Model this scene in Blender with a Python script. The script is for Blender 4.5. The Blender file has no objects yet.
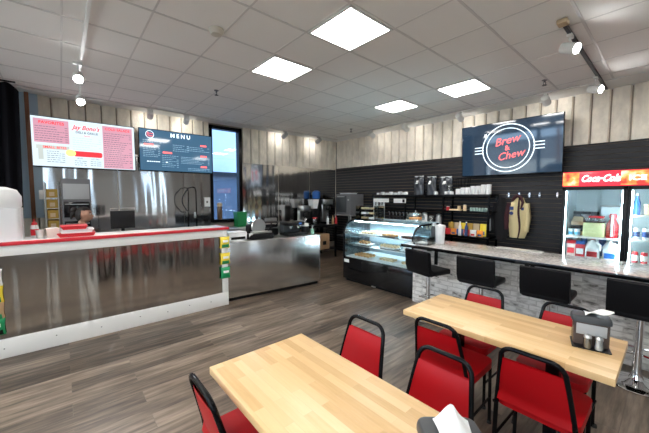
import bpy, bmesh, math, random
from mathutils import Vector, Matrix, Euler
random.seed(7)
S = bpy.context.scene
COL = S.collection
PI = math.pi

# ------------------------------------------------------------------ camera
cd = bpy.data.cameras.new('camera'); cam = bpy.data.objects.new('camera', cd); COL.objects.link(cam)
cd.sensor_width = 36; cd.lens = 304/649*36; cd.clip_start = .02; cd.clip_end = 300
cam.location = (0, 0, 1.65)
cam.rotation_euler = (PI/2 - math.atan(20.5/304), 0, math.radians(49.1))
S.camera = cam
# ------------------------------------------------------------------ world, light, exposure
S.view_settings.view_transform = 'Standard'; S.view_settings.look = 'None'
S.view_settings.gamma = 1; S.view_settings.use_curve_mapping = False
S.view_settings.exposure = 0.98
W = bpy.data.worlds.new('sky'); S.world = W; W.use_nodes = True
wn = W.node_tree; bgn = wn.nodes['Background']
wtc = wn.nodes.new('ShaderNodeTexCoord'); wnz = wn.nodes.new('ShaderNodeTexNoise'); wcr = wn.nodes.new('ShaderNodeValToRGB')
wnz.inputs['Scale'].default_value = 2.2; wnz.inputs['Detail'].default_value = 5
wcr.color_ramp.elements[0].position = .42; wcr.color_ramp.elements[0].color = (.36, .48, .66, 1)
wcr.color_ramp.elements[1].position = .6; wcr.color_ramp.elements[1].color = (.92, .90, .86, 1)
wn.links.new(wtc.outputs['Generated'], wnz.inputs['Vector']); wn.links.new(wnz.outputs['Fac'], wcr.inputs['Fac'])
wn.links.new(wcr.outputs['Color'], bgn.inputs['Color']); bgn.inputs['Strength'].default_value = 4.0

PANEL_STRENGTH = 13.0

# ------------------------------------------------------------------ materials
def M(name, col, rough=.5, metal=0.0, emit=None, es=1.0, trans=0, bump=None, var=None, coat=0, ior=1.45, alpha=1, spec=None):
    m = bpy.data.materials.new(name); m.use_nodes = True
    nt = m.node_tree; b = nt.nodes['Principled BSDF']
    b.inputs['Base Color'].default_value = (*col, 1); b.inputs['Roughness'].default_value = rough
    b.inputs['Metallic'].default_value = metal; b.inputs['Transmission Weight'].default_value = trans
    b.inputs['Coat Weight'].default_value = coat; b.inputs['IOR'].default_value = ior
    if alpha < 1: b.inputs['Alpha'].default_value = alpha
    if spec is not None: b.inputs['Specular IOR Level'].default_value = spec
    if emit: b.inputs['Emission Color'].default_value = (*emit, 1); b.inputs['Emission Strength'].default_value = es
    tc = nt.nodes.new('ShaderNodeTexCoord')
    if var:                                           # (scale, amount, stretch xyz)
        mp = nt.nodes.new('ShaderNodeMapping'); mp.inputs['Scale'].default_value = var[2]
        n = nt.nodes.new('ShaderNodeTexNoise'); n.inputs['Scale'].default_value = var[0]; n.inputs['Detail'].default_value = 4
        r = nt.nodes.new('ShaderNodeValToRGB')
        a = var[1]
        r.color_ramp.elements[0].position = .3; r.color_ramp.elements[1].position = .7
        r.color_ramp.elements[0].color = (*[c*(1-a) for c in col], 1)
        r.color_ramp.elements[1].color = (*[min(1, c*(1+a)) for c in col], 1)
        nt.links.new(tc.outputs['Object'], mp.inputs['Vector']); nt.links.new(mp.outputs['Vector'], n.inputs['Vector'])
        nt.links.new(n.outputs['Fac'], r.inputs['Fac']); nt.links.new(r.outputs['Color'], b.inputs['Base Color'])
    if bump:                                          # (scale, strength, stretch xyz)
        mp = nt.nodes.new('ShaderNodeMapping'); mp.inputs['Scale'].default_value = bump[2]
        n = nt.nodes.new('ShaderNodeTexNoise'); n.inputs['Scale'].default_value = bump[0]
        n.inputs['Detail'].default_value = bump[3] if len(bump) > 3 else 3
        bp = nt.nodes.new('ShaderNodeBump'); bp.inputs['Strength'].default_value = bump[1]
        bp.inputs['Distance'].default_value = bump[4] if len(bump) > 4 else .02
        nt.links.new(tc.outputs['Object'], mp.inputs['Vector']); nt.links.new(mp.outputs['Vector'], n.inputs['Vector'])
        nt.links.new(n.outputs['Fac'], bp.inputs['Height']); nt.links.new(bp.outputs['Normal'], b.inputs['Normal'])
    return m

def plank_material(name, cols, mortar, bw, rh, swap, rough, grain, msize=.002, bias=0.0, gloss_noise=False, grain_amt=.5):
    """boards or blocks: brick texture picks each board's tone, stretched noise is the grain"""
    m = bpy.data.materials.new(name); m.use_nodes = True; nt = m.node_tree; N = nt.nodes; L = nt.links
    b = N['Principled BSDF']; b.inputs['Roughness'].default_value = rough
    tc = N.new('ShaderNodeTexCoord'); mp = N.new('ShaderNodeMapping')
    mp.inputs['Rotation'].default_value = swap
    L.new(tc.outputs['Object'], mp.inputs['Vector'])
    br = N.new('ShaderNodeTexBrick'); br.inputs['Scale'].default_value = 1
    br.inputs['Brick Width'].default_value = bw; br.inputs['Row Height'].default_value = rh
    br.inputs['Mortar Size'].default_value = msize; br.inputs['Mortar Smooth'].default_value = .1
    br.inputs['Bias'].default_value = bias
    br.inputs['Color1'].default_value = (0, 0, 0, 1); br.inputs['Color2'].default_value = (1, 1, 1, 1)
    br.inputs['Mortar'].default_value = (.5, .5, .5, 1); br.offset = .37; br.offset_frequency = 2
    L.new(mp.outputs['Vector'], br.inputs['Vector'])
    mg = N.new('ShaderNodeMapping'); mg.inputs['Scale'].default_value = (grain[1], grain[2], grain[1])
    L.new(mp.outputs['Vector'], mg.inputs['Vector'])
    # shift the grain from board to board
    ad = N.new('ShaderNodeVectorMath'); ad.operation = 'ADD'
    sc = N.new('ShaderNodeVectorMath'); sc.operation = 'SCALE'; sc.inputs['Scale'].default_value = 7.3
    L.new(br.outputs['Color'], sc.inputs[0]); L.new(mg.outputs['Vector'], ad.inputs[0]); L.new(sc.outputs[0], ad.inputs[1])
    nz = N.new('ShaderNodeTexNoise'); nz.inputs['Scale'].default_value = grain[0]; nz.inputs['Detail'].default_value = 6
    nz.inputs['Roughness'].default_value = .6
    L.new(ad.outputs[0], nz.inputs['Vector'])
    mx = N.new('ShaderNodeMix'); mx.data_type = 'FLOAT'; mx.inputs[0].default_value = grain_amt
    L.new(br.outputs['Color'], mx.inputs[2]); L.new(nz.outputs['Fac'], mx.inputs[3])
    cr = N.new('ShaderNodeValToRGB'); el = cr.color_ramp.elements
    el[0].position = cols[0][0]; el[0].color = (*cols[0][1], 1); el[1].position = cols[-1][0]; el[1].color = (*cols[-1][1], 1)
    for p, c in cols[1:-1]:
        e = el.new(p); e.color = (*c, 1)
    L.new(mx.outputs[0], cr.inputs['Fac'])
    m2 = N.new('ShaderNodeMix'); m2.data_type = 'RGBA'; m2.inputs[7].default_value = (*mortar, 1)
    L.new(br.outputs['Fac'], m2.inputs[0]); L.new(cr.outputs['Color'], m2.inputs[6])
    L.new(m2.outputs[2], b.inputs['Base Color'])
    bp = N.new('ShaderNodeBump'); bp.inputs['Strength'].default_value = .25; bp.inputs['Distance'].default_value = .004; bp.invert = True
    L.new(br.outputs['Fac'], bp.inputs['Height']); L.new(bp.outputs['Normal'], b.inputs['Normal'])
    return m

floor_m = plank_material('vinyl_plank', [(.32, (.030, .020, .014)), (.45, (.088, .063, .045)), (.57, (.16, .120, .088)), (.74, (.29, .225, .17))],
                         (.10, .078, .06), 1.22, .18, (0, 0, PI/2), .38, (3.0, .7, 7.0), .0014, grain_amt=.8)
butcher_m = plank_material('butcher_block', [(.1, (.58, .35, .14)), (.5, (.76, .51, .25)), (.9, (.84, .61, .34))],
                           (.66, .45, .24), .42, .048, (0, 0, 0), .33, (5, 1.2, 14), .0006, grain_amt=.42)
brick_m = plank_material('whitewashed_brick', [(.34, (.16, .15, .14)), (.42, (.46, .44, .42)), (.52, (.70, .68, .655)), (.75, (.82, .80, .77))],
                         (.50, .48, .455), .20, .062, (PI/2, 0, 0), .7, (7, 1.0, 2.2), .005, grain_amt=.9)
block_m = M('ribbed_wall_paint', (.86, .79, .68), .85, var=(9, .13, (1, 1, .5)), bump=(26, .8, (1, 1, .6), 6, .02))
groove_m = M('groove_paint', (.30, .26, .215), .9)
plain_wall_m = M('plain_wall_paint', (.75, .73, .70), .8, bump=(60, .1, (1, 1, 1)))
slat_m = M('charcoal_slat', (.024, .022, .024), .45, spec=.35, var=(5, .25, (1, 1, 12)))
slat_back_m = M('tan_slat_groove', (.33, .24, .14), .6)  # tan backing imitates yellow reflections between the slats
tile_m = M('ceiling_tile', (.90, .88, .85), .9, bump=(190, .22, (1, 1, 1), 4, .004))
grid_m = M('ceiling_grid', (.70, .68, .66), .5)
panel_m = M('led_diffuser', (1, 1, 1), .5, emit=(1, .97, .925), es=PANEL_STRENGTH)
white_m = M('white_paint', (.78, .775, .76), .45)
white_metal_m = M('white_metal', (.8, .8, .77), .35)
red_edge_m = M('red_laminate', (.62, .025, .04), .3)
def steel(name, c=.62, r=.16, sx=(1, 1, 1), s=2.0, st=.5, d=.05):
    return M(name, (c, c*.985, c*.96), r, 1.0, bump=(s, st, sx, 2, d))
steel_counter_m = steel('wavy_stainless_counter_skin', .55, .11, (1, 1, .08), 3.0, .9, .045)
steel_prep_m = steel('brushed_stainless', .62, .22, (1, 1, .3), 2.5, .5, .03)
steel_wall_m = steel('wavy_stainless_wall_sheet', .66, .10, (1, 1, .10), 1.9, .7, .05)
steel_flat_m = M('stainless', (.62, .62, .61), .28, 1.0)
chrome_m = M('chrome', (.82, .82, .83), .07, 1.0)
black_metal_m = M('black_powder_coat', (.004, .004, .005), .2, spec=.2)
black_vinyl_m = M('black_vinyl', (.005, .005, .006), .45, spec=.22, bump=(220, .08, (1, 1, 1), 3, .002))
red_vinyl_m = M('red_vinyl', (.42, .003, .007), .42, spec=.3, bump=(240, .1, (1, 1, 1), 3, .002))
black_gloss_m = M('black_gloss', (.008, .008, .009), .09)
black_plastic_m = M('black_plastic', (.008, .008, .009), .35, spec=.3)
dark_grey_m = M('dark_grey_plastic', (.045, .050, .056), .4)
grey_m = M('grey_enamel', (.16, .16, .17), .4)
grey_light_m = M('light_grey_plastic', (.42, .43, .44), .45)
rubber_m = M('black_rubber', (.02, .02, .02), .8)
white_plastic_m = M('white_plastic', (.80, .81, .82), .35)
trans_white_m = M('milky_white_plastic', (.82, .84, .86), .25, trans=.15)
paper_m = M('white_paper', (.84, .84, .83), .8, bump=(18, .25, (1, 1, 1)))
cup_m = M('pinkish_white_card', (.80, .66, .60), .6)
smoke_m = M('smoked_plastic', (.13, .10, .09), .12, trans=.35, ior=1.3)
tan_m = M('tan_plastic', (.55, .42, .27), .6)
gold_m = M('golden_card', (.40, .25, .04), .6)
card_m = M('brown_cardboard', (.50, .31, .17), .8)
green_m = M('green_plastic', (.01, .22, .06), .4)
yellow_m = M('yellow_foil', (.85, .66, .05), .35)
green_foil_m = M('green_foil', (.01, .28, .10), .3)
red_m = M('red_plastic', (.6, .02, .03), .35)
blue_m = M('blue_plastic', (.02, .12, .42), .35)
cyan_m = M('light_blue_label', (.12, .45, .68), .5)
orange_m = M('orange_print', (.85, .28, .03), .45)
navy_m = M('navy_print', (.03, .06, .2), .5)
lime_m = M('lime_label', (.45, .75, .12), .5)
skin_m = M('skin', (.46, .25, .17), .5)
hair_m = M('dark_brown_hair', (.010, .006, .004), .6, bump=(90, .4, (1, 1, .2), 3, .004))
shirt_m = M('black_cotton', (.014, .014, .016), .85)
denim_m = M('dark_denim', (.03, .045, .09), .85)
cream_jacket_m = M('cream_cloth', (.74, .62, .34), .75, bump=(20, .4, (1, 1, .5), 3, .01))
maroon_m = M('dark_maroon_cloth', (.05, .012, .018), .8)
pastry_m = M('baked_pastry', (.58, .31, .12), .7, var=(40, .35, (1, 1, 1)))
pale_pastry_m = M('pale_pastry', (.80, .62, .38), .7, var=(40, .25, (1, 1, 1)))
choc_m = M('chocolate', (.06, .025, .015), .5)
granite_m = M('speckled_granite', (.50, .475, .45), .16, var=(38, .45, (1, 1, 1)))
asphalt_m = M('pale_concrete', (.50, .50, .48), .9, bump=(80, .4, (1, 1, 1)))
curtain_m = M('black_curtain_cloth', (.006, .006, .008), .95, spec=.1)
wood_post_m = M('brown_wood_post', (.22, .10, .055), .6, var=(6, .3, (4, 4, .4)))
car_m = M('car_paint_grey', (.14, .16, .19), .25)
car_white_m = M('car_paint_white', (.6, .62, .64), .25)
car_red_m = M('car_paint_red', (.35, .02, .02), .25)
facade_m = M('far_facade', (.32, .33, .36), .8)
shaker_salt_m = M('salt', (.85, .85, .85), .8)
shaker_pepper_m = M('pepper', (.18, .13, .09), .8)
clear_m = None
def glass(name, tint=(1, 1, 1), rough=0.0, reflect=.1):
    m = bpy.data.materials.new(name); m.use_nodes = True; nt = m.node_tree; nt.nodes.clear()
    o = nt.nodes.new('ShaderNodeOutputMaterial'); t = nt.nodes.new('ShaderNodeBsdfTransparent'); g = nt.nodes.new('ShaderNodeBsdfGlossy')
    t.inputs['Color'].default_value = (*tint, 1); g.inputs['Roughness'].default_value = rough
    fr = nt.nodes.new('ShaderNodeFresnel'); fr.inputs['IOR'].default_value = 1.45
    mul = nt.nodes.new('ShaderNodeMath'); mul.operation = 'MULTIPLY_ADD'; mul.inputs[1].default_value = .8; mul.inputs[2].default_value = reflect*.3
    mx = nt.nodes.new('ShaderNodeMixShader')
    nt.links.new(fr.outputs[0], mul.inputs[0]); nt.links.new(mul.outputs[0], mx.inputs[0])
    nt.links.new(t.outputs[0], mx.inputs[1]); nt.links.new(g.outputs[0], mx.inputs[2]); nt.links.new(mx.outputs[0], o.inputs[0])
    return m
glass_m = glass('window_glass', (.93, .97, .97))
case_glass_m = glass('case_glass', (.90, .96, .97), 0, .25)
acrylic_m = glass('clear_acrylic', (.88, .92, .93), .02, .5)
bottle_clear_m = glass('clear_bottle', (.80, .85, .88), .02, .6)
liquid_m = M('pale_lemonade', (.72, .74, .40), .15)
ketchup_m = M('red_sauce', (.45, .015, .02), .2)
def lamp_mat(name, c, s): return M(name, c, .5, emit=c, es=s)
spot_bulb_m = lamp_mat('spot_bulb', (1, 1, 1), 60); soft_bulb_m = lamp_mat('soft_spot_bulb', (1, .97, .92), 4)
tube_m = lamp_mat('cool_led_strip', (.75, .92, 1), 34)
tv_dark_m = M('television_screen', (.010, .018, .030), .05, emit=(.035, .085, .16), es=.22, ior=1.9)
tv_panel_m = M('menu_screen_dark', (.012, .02, .03), .06, emit=(.05, .13, .22), es=.6, ior=1.6)
def screen(name, c, s=.8): return M(name, tuple(x*.2 for x in c), .15, emit=c, es=s)
scr_white = screen('screen_white', (.72, .86, .95), .60); scr_pink = screen('screen_pink', (.66, .33, .42), .60)
scr_red = screen('screen_red', (.75, .03, .04), 1.0); scr_ink = screen('screen_ink', (.08, .12, .16), .8)
scr_blue = screen('screen_pale_blue', (.40, .66, .86), .8); scr_yellow = screen('screen_yellow', (.9, .8, .2), 1)
scr_greytone = screen('screen_grey', (.42, .46, .44), .8); scr_line = screen('screen_line_white', (.75, .9, 1), 1.1)
scr_dimline = screen('screen_dim_line', (.22, .36, .48), .9); scr_dark = screen('screen_dark_patch', (.02, .04, .07), .8)
neon_red = screen('screen_coral', (.95, .13, .13), 1.1)
sign_red_m = screen('backlit_red', (.80, .03, .05), 1.1); sign_orange_m = None
sign_text_m = screen('backlit_white', (1, .95, .93), 1.2)

# ------------------------------------------------------------------ mesh helpers
class MB:
    def __init__(s): s.bm = bmesh.new()
    def box(s, x0, x1, y0, y1, z0, z1, bev=0, mat=None, seg=2):
        r = bmesh.ops.create_cube(s.bm, size=1)['verts']
        cx, cy, cz = (x0+x1)/2, (y0+y1)/2, (z0+z1)/2
        for v in r: v.co = Vector((cx+v.co.x*(x1-x0), cy+v.co.y*(y1-y0), cz+v.co.z*(z1-z0)))
        if bev > 0:
            es = list({e for v in r for e in v.link_edges})
            q = bmesh.ops.bevel(s.bm, geom=es, offset=min(bev, abs(x1-x0)*.49, abs(y1-y0)*.49, abs(z1-z0)*.49), segments=seg, affect='EDGES', profile=.5)
            r = list(set(q['verts']) | {v for v in r if v.is_valid})
        if mat is not None:
            for v in r: v.co = mat @ v.co
        return s
    def lathe(s, prof, c=(0, 0, 0), seg=20, mat=None, cap=True):
        rings = []
        for r, z in prof:
            ring = [s.bm.verts.new(Vector((c[0]+r*math.cos(2*PI*i/seg), c[1]+r*math.sin(2*PI*i/seg), c[2]+z))) for i in range(seg)]
            rings.append(ring)
        for a, b in zip(rings, rings[1:]):
            for i in range(seg): s.bm.faces.new((a[i], a[(i+1) % seg], b[(i+1) % seg], b[i]))
        if cap:
            s.bm.faces.new(rings[0][::-1]); s.bm.faces.new(rings[-1])
        if mat is not None:
            for rg in rings:
                for v in rg: v.co = mat @ v.co
        return s
    def tube(s, pts, r, seg=10, closed=False, cap=True):
        pts = [Vector(p) for p in pts]; n = len(pts); rings = []
        rr = r if isinstance(r, (list, tuple)) else [r]*n
        nrm = None
        for i, p in enumerate(pts):
            a = pts[i-1] if (i > 0 or closed) else pts[0]; b = pts[(i+1) % n] if (i < n-1 or closed) else pts[-1]
            t = (b-a).normalized()
            if nrm is None:
                nrm = t.orthogonal().normalized()
            else:
                nrm = (nrm - t*nrm.dot(t))
                nrm = nrm.normalized() if nrm.length > 1e-6 else t.orthogonal().normalized()
            bn = t.cross(nrm)
            rings.append([s.bm.verts.new(p + (nrm*math.cos(2*PI*k/seg)+bn*math.sin(2*PI*k/seg))*rr[i]) for k in range(seg)])
        rng = range(n) if closed else range(n-1)
        for i in rng:
            a, b = rings[i], rings[(i+1) % n]
            for k in range(seg): s.bm.faces.new((a[k], a[(k+1) % seg], b[(k+1) % seg], b[k]))
        if not closed and cap:
            s.bm.faces.new(rings[0][::-1]); s.bm.faces.new(rings[-1])
        return s
    def prism(s, poly, d0, d1, axis='x'):
        """poly: 2D outline; axis x: poly=(y,z), y: poly=(x,z), z: poly=(x,y)"""
        f = {'x': lambda p, d: (d, p[0], p[1]), 'y': lambda p, d: (p[0], d, p[1]), 'z': lambda p, d: (p[0], p[1], d)}[axis]
        a = [s.bm.verts.new(f(p, d0)) for p in poly]; b = [s.bm.verts.new(f(p, d1)) for p in poly]; n = len(poly)
        for i in range(n): s.bm.faces.new((a[i], a[(i+1) % n], b[(i+1) % n], b[i]))
        s.bm.faces.new(a[::-1]); s.bm.faces.new(b)
        return s
    def ball(s, c, r, sc=(1, 1, 1), seg=14):
        q = bmesh.ops.create_uvsphere(s.bm, u_segments=seg, v_segments=max(6, seg//2+2), radius=r)['verts']
        for v in q: v.co = Vector((c[0]+v.co.x*sc[0], c[1]+v.co.y*sc[1], c[2]+v.co.z*sc[2]))
        return s
    def grid(s, fn, nu, nv, thick=None):
        vs = [[s.bm.verts.new(fn(i/nu, j/nv)) for j in range(nv+1)] for i in range(nu+1)]
        for i in range(nu):
            for j in range(nv): s.bm.faces.new((vs[i][j], vs[i+1][j], vs[i+1][j+1], vs[i][j+1]))
        if thick:
            s.bm.normal_update()
            bmesh.ops.solidify(s.bm, geom=list(s.bm.faces), thickness=thick)
        return s
    def build(s, name, mat, parent=None, smooth=True, xf=None):
        if xf is not None: s.bm.transform(xf)
        bmesh.ops.recalc_face_normals(s.bm, faces=list(s.bm.faces))
        me = bpy.data.meshes.new(name); s.bm.to_mesh(me); s.bm.free()
        if smooth:
            for p in me.polygons: p.use_smooth = True
            try: me.set_sharp_from_angle(angle=math.radians(38))
            except Exception: pass
        me.materials.append(mat)
        o = bpy.data.objects.new(name, me); COL.objects.link(o)
        if parent is not None: o.parent = parent
        return o
def T(x, y, z, rz=0): return Matrix.Translation((x, y, z)) @ Matrix.Rotation(rz, 4, 'Z')
def tag(o, label=None, cat=None, group=None, kind=None):
    if label: o['label'] = label
    if cat: o['category'] = cat
    if group: o['group'] = group
    if kind: o['kind'] = kind
    return o
def empty(name, loc, rz=0, label=None, cat=None, group=None):
    o = bpy.data.objects.new(name, None); COL.objects.link(o); o.location = loc; o.rotation_euler = (0, 0, rz); o.empty_display_size = .1
    return tag(o, label, cat, group)
def struct(o): o['kind'] = 'structure'; return o
def children(o): return [c for c in bpy.data.objects if c.parent == o]
def copy_tree(o, parent=None):
    c = o.copy(); COL.objects.link(c)
    if parent is not None: c.parent = parent
    for ch in children(o): copy_tree(ch, c)
    return c
def dup(o, loc, rz=0, label=None, group=None):
    c = copy_tree(o); c.location = loc; c.rotation_euler = (0, 0, rz)
    if label: c['label'] = label
    if group: c['group'] = group
    return c
def text(name, s, size, mat, parent, M4, depth=.001, shear=0, bold=0, align='CENTER', sx=1):
    cu = bpy.data.curves.new('t', 'FONT'); cu.body = s; cu.size = size; cu.align_x = align; cu.align_y = 'CENTER'
    cu.extrude = depth; cu.shear = shear; cu.offset = bold; cu.resolution_u = 3
    to = bpy.data.objects.new('t', cu); COL.objects.link(to)
    dg = bpy.context.evaluated_depsgraph_get(); dg.update()
    me = bpy.data.meshes.new_from_object(to.evaluated_get(dg))
    bpy.data.objects.remove(to)
    me.transform(M4 @ Matrix.Diagonal((sx, 1, 1, 1))); me.materials.clear(); me.materials.append(mat)
    o = bpy.data.objects.new(name, me); COL.objects.link(o); o.parent = parent
    return o

# ================================================================== STRUCTURE
WX, WY, CZ = -6.75, 6.30, 3.26          # left wall plane, back wall plane, ceiling height
EX, FY = 3.2, -3.6                       # right wall, front (street) wall behind the camera

struct(MB().box(WX-.1, EX+.1, FY-.1, WY+.1, -.1, 0).build('floor', floor_m, smooth=False))
struct(MB().box(WX-.1, EX+.1, FY-.1, WY+.1, CZ, CZ+.1).build('ceiling', tile_m, smooth=False))
# ceiling grid bars
gm = MB()
gx0, gy0, gs = -.645, .685, .607
xs = [gx0+k*gs for k in range(-11, 7) if WX < gx0+k*gs < EX]; ys = [gy0+k*gs for k in range(-8, 10) if FY < gy0+k*gs < WY]
for x in xs: gm.box(x-.011, x+.011, FY, WY, CZ-.005, CZ+.002)
for y in ys: gm.box(WX, EX, y-.008, y+.008, CZ-.003, CZ+.002)
gm.box(WX, EX, WY-.03, WY, CZ-.02, CZ+.002); gm.box(WX, WX+.03, FY, WY, CZ-.02, CZ+.002)
struct(gm.build('trim_1', grid_m, smooth=False))

# ribbed (fluted) upper wall: raised panels with dark grooves between
def ribs(a0, a1, z0, z1, fixed, axis, pitch=.222, depth=.035):
    mb = MB(); a = a0
    while a < a1 - .02:
        b = min(a+pitch-.018, a1)
        if axis == 'y':
            mb.prism([(a, fixed), (a+.012, fixed-depth), (b-.012, fixed-depth), (b, fixed)], z0, z1, 'z')
        else:
            mb.prism([(fixed, a), (fixed+depth, a+.012), (fixed+depth, b-.012), (fixed, b)], z0, z1, 'z')
        a += pitch
    return mb
wl = struct(MB().box(WX-.1, WX, FY, 2.54, 0, CZ).box(WX-.1, WX, 3.19, WY, 0, CZ).box(WX-.1, WX, 2.54, 3.19, 0, 1.12).box(WX-.1, WX, 2.54, 3.19, 3.14, CZ)
            .build('wall_left', groove_m, smooth=False))
struct(ribs(FY, 2.50, 1.0, CZ, WX, 'x').build('trim_2', block_m, smooth=False))
struct(ribs(3.28, WY-.02, 1.0, CZ, WX, 'x').build('trim_3', block_m, smooth=False))
struct(MB().box(WX-.1, EX, WY, WY+.1, 0, CZ).build('wall_back', groove_m, smooth=False))
struct(ribs(WX+.06, EX, 2.46, CZ, WY, 'y').build('trim_4', block_m, smooth=False))
# slat wall
struct(MB().box(WX, EX, WY-.006, WY-.001, 0, 2.46).build('trim_5', slat_back_m, smooth=False))
sl = MB(); z = .02
while z < 2.44:
    sl.box(WX+.01, EX, WY-.026, WY-.0061, z, min(z+.069, 2.46)); z += .0755
struct(sl.build('trim_6', slat_m, smooth=False))
rw = MB().box(EX, EX+.1, FY, WY, 0, .8).box(EX, EX+.1, FY, WY, 2.85, CZ)
added_wins = [(-2.7, -2.2), (.3, .85), (3.1, 3.6)]  # unseen windows, added for daylight and bright streaks in the steel
ed = [FY]+[q for p in added_wins for q in p]+[WY]
for a, b in zip(ed[::2], ed[1::2]): rw.box(EX, EX+.1, a, b, .8, 2.85)
struct(rw.build('wall_right', M('grey_wall_paint', (.34, .33, .32), .8), smooth=False))
for i, (a, b) in enumerate(added_wins):
    f = MB()
    for q in (a, (a+b)/2-.025, b-.05): f.box(EX+.02, EX+.08, q, q+.05, .8, 2.85)
    f.box(EX+.02, EX+.08, a, b, .8, .85).box(EX+.02, EX+.08, a, b, 2.80, 2.85)
    w = struct(f.build('window_%d' % (i+6), black_metal_m, smooth=False))
    MB().box(EX+.045, EX+.055, a+.04, b-.04, .84, 2.81).build('window_pane', glass_m, w, smooth=False)
# street wall behind the viewer: storefront glazing
struct(MB().box(WX, EX, FY-.12, FY, 0, .35).box(WX, EX, FY-.12, FY, 3.20, CZ).box(WX, -6.2, FY-.12, FY, 0.35, 3.20).box(2.7, EX, FY-.12, FY, 0.35, 3.20)
       .build('wall_front', plain_wall_m, smooth=False))
for i, (a, b) in enumerate([(-6.2, -4.0), (-4.0, -1.8), (-1.8, .4), (.4, 2.7)]):
    f = MB()
    for q in (a, b-.06): f.box(q, q+.06, FY-.09, FY-.03, 0.35, 3.20)
    f.box(a, b, FY-.09, FY-.03, .35, .41); f.box(a, b, FY-.09, FY-.03, 3.14, 3.20)
    w = struct(f.build('window_%d' % (i+2), black_metal_m, smooth=False))
    MB().box(a+.05, b-.05, FY-.065, FY-.055, .4, 3.15).build('window_pane', glass_m, w, smooth=False)
# side window in the left wall
f = MB()
f.box(WX-.09, WX+.05, 2.50, 2.56, 1.08, 3.2); f.box(WX-.09, WX+.05, 3.17, 3.25, 1.08, 3.2)
f.box(WX-.09, WX+.05, 2.50, 3.25, 3.13, 3.2); f.box(WX-.09, WX+.09, 2.50, 3.25, 1.06, 1.13)
w1 = struct(f.build('window_1', black_metal_m, smooth=False))
MB().box(WX-.05, WX-.04, 2.55, 3.18, 1.12, 3.14).build('window_pane', glass('blue_tinted_glass', (.32, .42, .55)), w1, smooth=False)

# outside
struct(MB().box(-60, 60, -80, 60, -.3, -.11).build('ground', asphalt_m, smooth=False))
def car(x, y, rz, paint, lab):
    e = empty('parked_car', (x, y, -.11), rz, lab, 'car')
    pr = [(-2.2, .35), (-2.2, .8), (-1.9, .92), (-1.2, .98), (-.7, 1.42), (.7, 1.45), (1.35, 1.0), (2.0, .88), (2.25, .7), (2.25, .35)]
    MB().prism(pr, -.85, .85, 'y').build('body', paint, e, smooth=False)
    MB().prism([(-1.05, 1.0), (-.66, 1.36), (.66, 1.39), (1.15, 1.03)], -.87, .87, 'y').build('window_band', black_gloss_m, e, smooth=False)
    for sx in (-1.35, 1.4):
        for sy in (-.8, .8):
            MB().lathe([(.1, -.1), (.32, -.1), (.32, .1), (.1, .1)], mat=T(sx, sy, .32) @ Matrix.Rotation(PI/2, 4, 'X')).build('wheel', rubber_m, e)
    return e

# ================================================================== CEILING LIGHTS AND FITTINGS
def ceiling_panel(ix, iy, label, first=None):
    x = gx0+ix*gs+gs/2; y = gy0+iy*gs+gs/2
    if first: return dup(first, (x, y, CZ), 0, label)
    e = empty('ceiling_light_panel', (x, y, CZ), 0, label, 'ceiling light', 'square light panels in the ceiling')
    f = MB(); h = .29
    for a, b, c, d in ((-h, h, -h, -h+.022), (-h, h, h-.022, h), (-h, -h+.022, -h, h), (h-.022, h, -h, h)): f.box(a, b, c, d, -.014, 0)
    f.build('frame', white_metal_m, e, smooth=False)
    MB().box(-h+.022, h-.022, -h+.022, h-.022, -.010, -.003).build('diffuser', panel_m, e, smooth=False)
    return e
p0 = ceiling_panel(-3, 2, 'square white ceiling light panel, the largest one lit overhead')
ceiling_panel(-5, 2, 'square white ceiling light panel, the one furthest to the left', p0)
ceiling_panel(-5, 6, 'square ceiling light panel nearest the room corner, smallest of them', p0)
ceiling_panel(-3, 6, 'square ceiling light panel right of the smallest one, nearer the branded television', p0)
for i, (a, b) in enumerate([(-5, -4), (-1, -3), (1, 1), (1, 6), (-8, -5), (-4, -5), (1, -5)]):
    ceiling_panel(a, b, 'square ceiling light panel outside the photograph, above the dining side', p0)

def aim(e, d):
    e.rotation_euler = Vector(d).to_track_quat('-Z', 'Y').to_euler()
def spot_light(name, loc, d, energy, size=75, blend=.6, parent=None, col=(1, .97, .93)):
    l = bpy.data.lights.new(name, 'SPOT'); l.energy = energy; l.spot_size = math.radians(size); l.spot_blend = blend; l.shadow_soft_size = .04; l.color = col
    o = bpy.data.objects.new(name, l); COL.objects.link(o); o.location = loc; aim(o, d)
    if parent: o.parent = parent
    return o
def track_spot(x, y, z, d, label, energy, cat='spotlight', lit=True, group=None, L=.15, R=.052, mat=None, es=75, bulb=None):
    """a can hung under its track, facing direction d"""
    e = empty('track_spotlight', (x, y, z), 0, label, cat, group)
    q = Vector(d).normalized().to_track_quat('-Z', 'Y').to_matrix().to_4x4()
    top = CZ-.03-z
    MB().tube([(0, 0, top), (0, 0, .02)], .010, 8).box(-.02, .02, -.045, .045, top-.03, top).build('bracket', mat or white_metal_m, e)
    MB().lathe([(R*.55, L*.55), (R*.95, L*.48), (R, L*.3), (R, -L*.5), (R*.9, -L*.5), (R*.86, -L*.38)], mat=q).build('can', mat or white_metal_m, e)
    if lit:
        MB().lathe([(R*.84, -L*.40), (R*.7, -L*.44), (R*.3, -L*.455)], mat=q).build('bulb', bulb or spot_bulb_m, e)
        v = Vector(d).normalized()
        spot_light('spot_beam', v*(L*.5+.02), d, energy, es, .7, e)
    return e
# track over the order counter
MB().box(-5.75, -2.4, .235, .265, CZ-.032, CZ-.006).build('lighting_track', white_metal_m)
tag(bpy.data.objects['lighting_track'], 'white ceiling track running out above the pink menu screen', 'lighting track')
track_spot(-4.72, .22, 3.06, (.75, -.02, -.55), 'lit white spotlight on the track above the pink menu screen, the nearer one', 60, group=None)
track_spot(-5.55, .27, 3.00, (.75, 0, -.6), 'lit white spotlight nearest the wall above the pink menu screen', 60)
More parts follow.
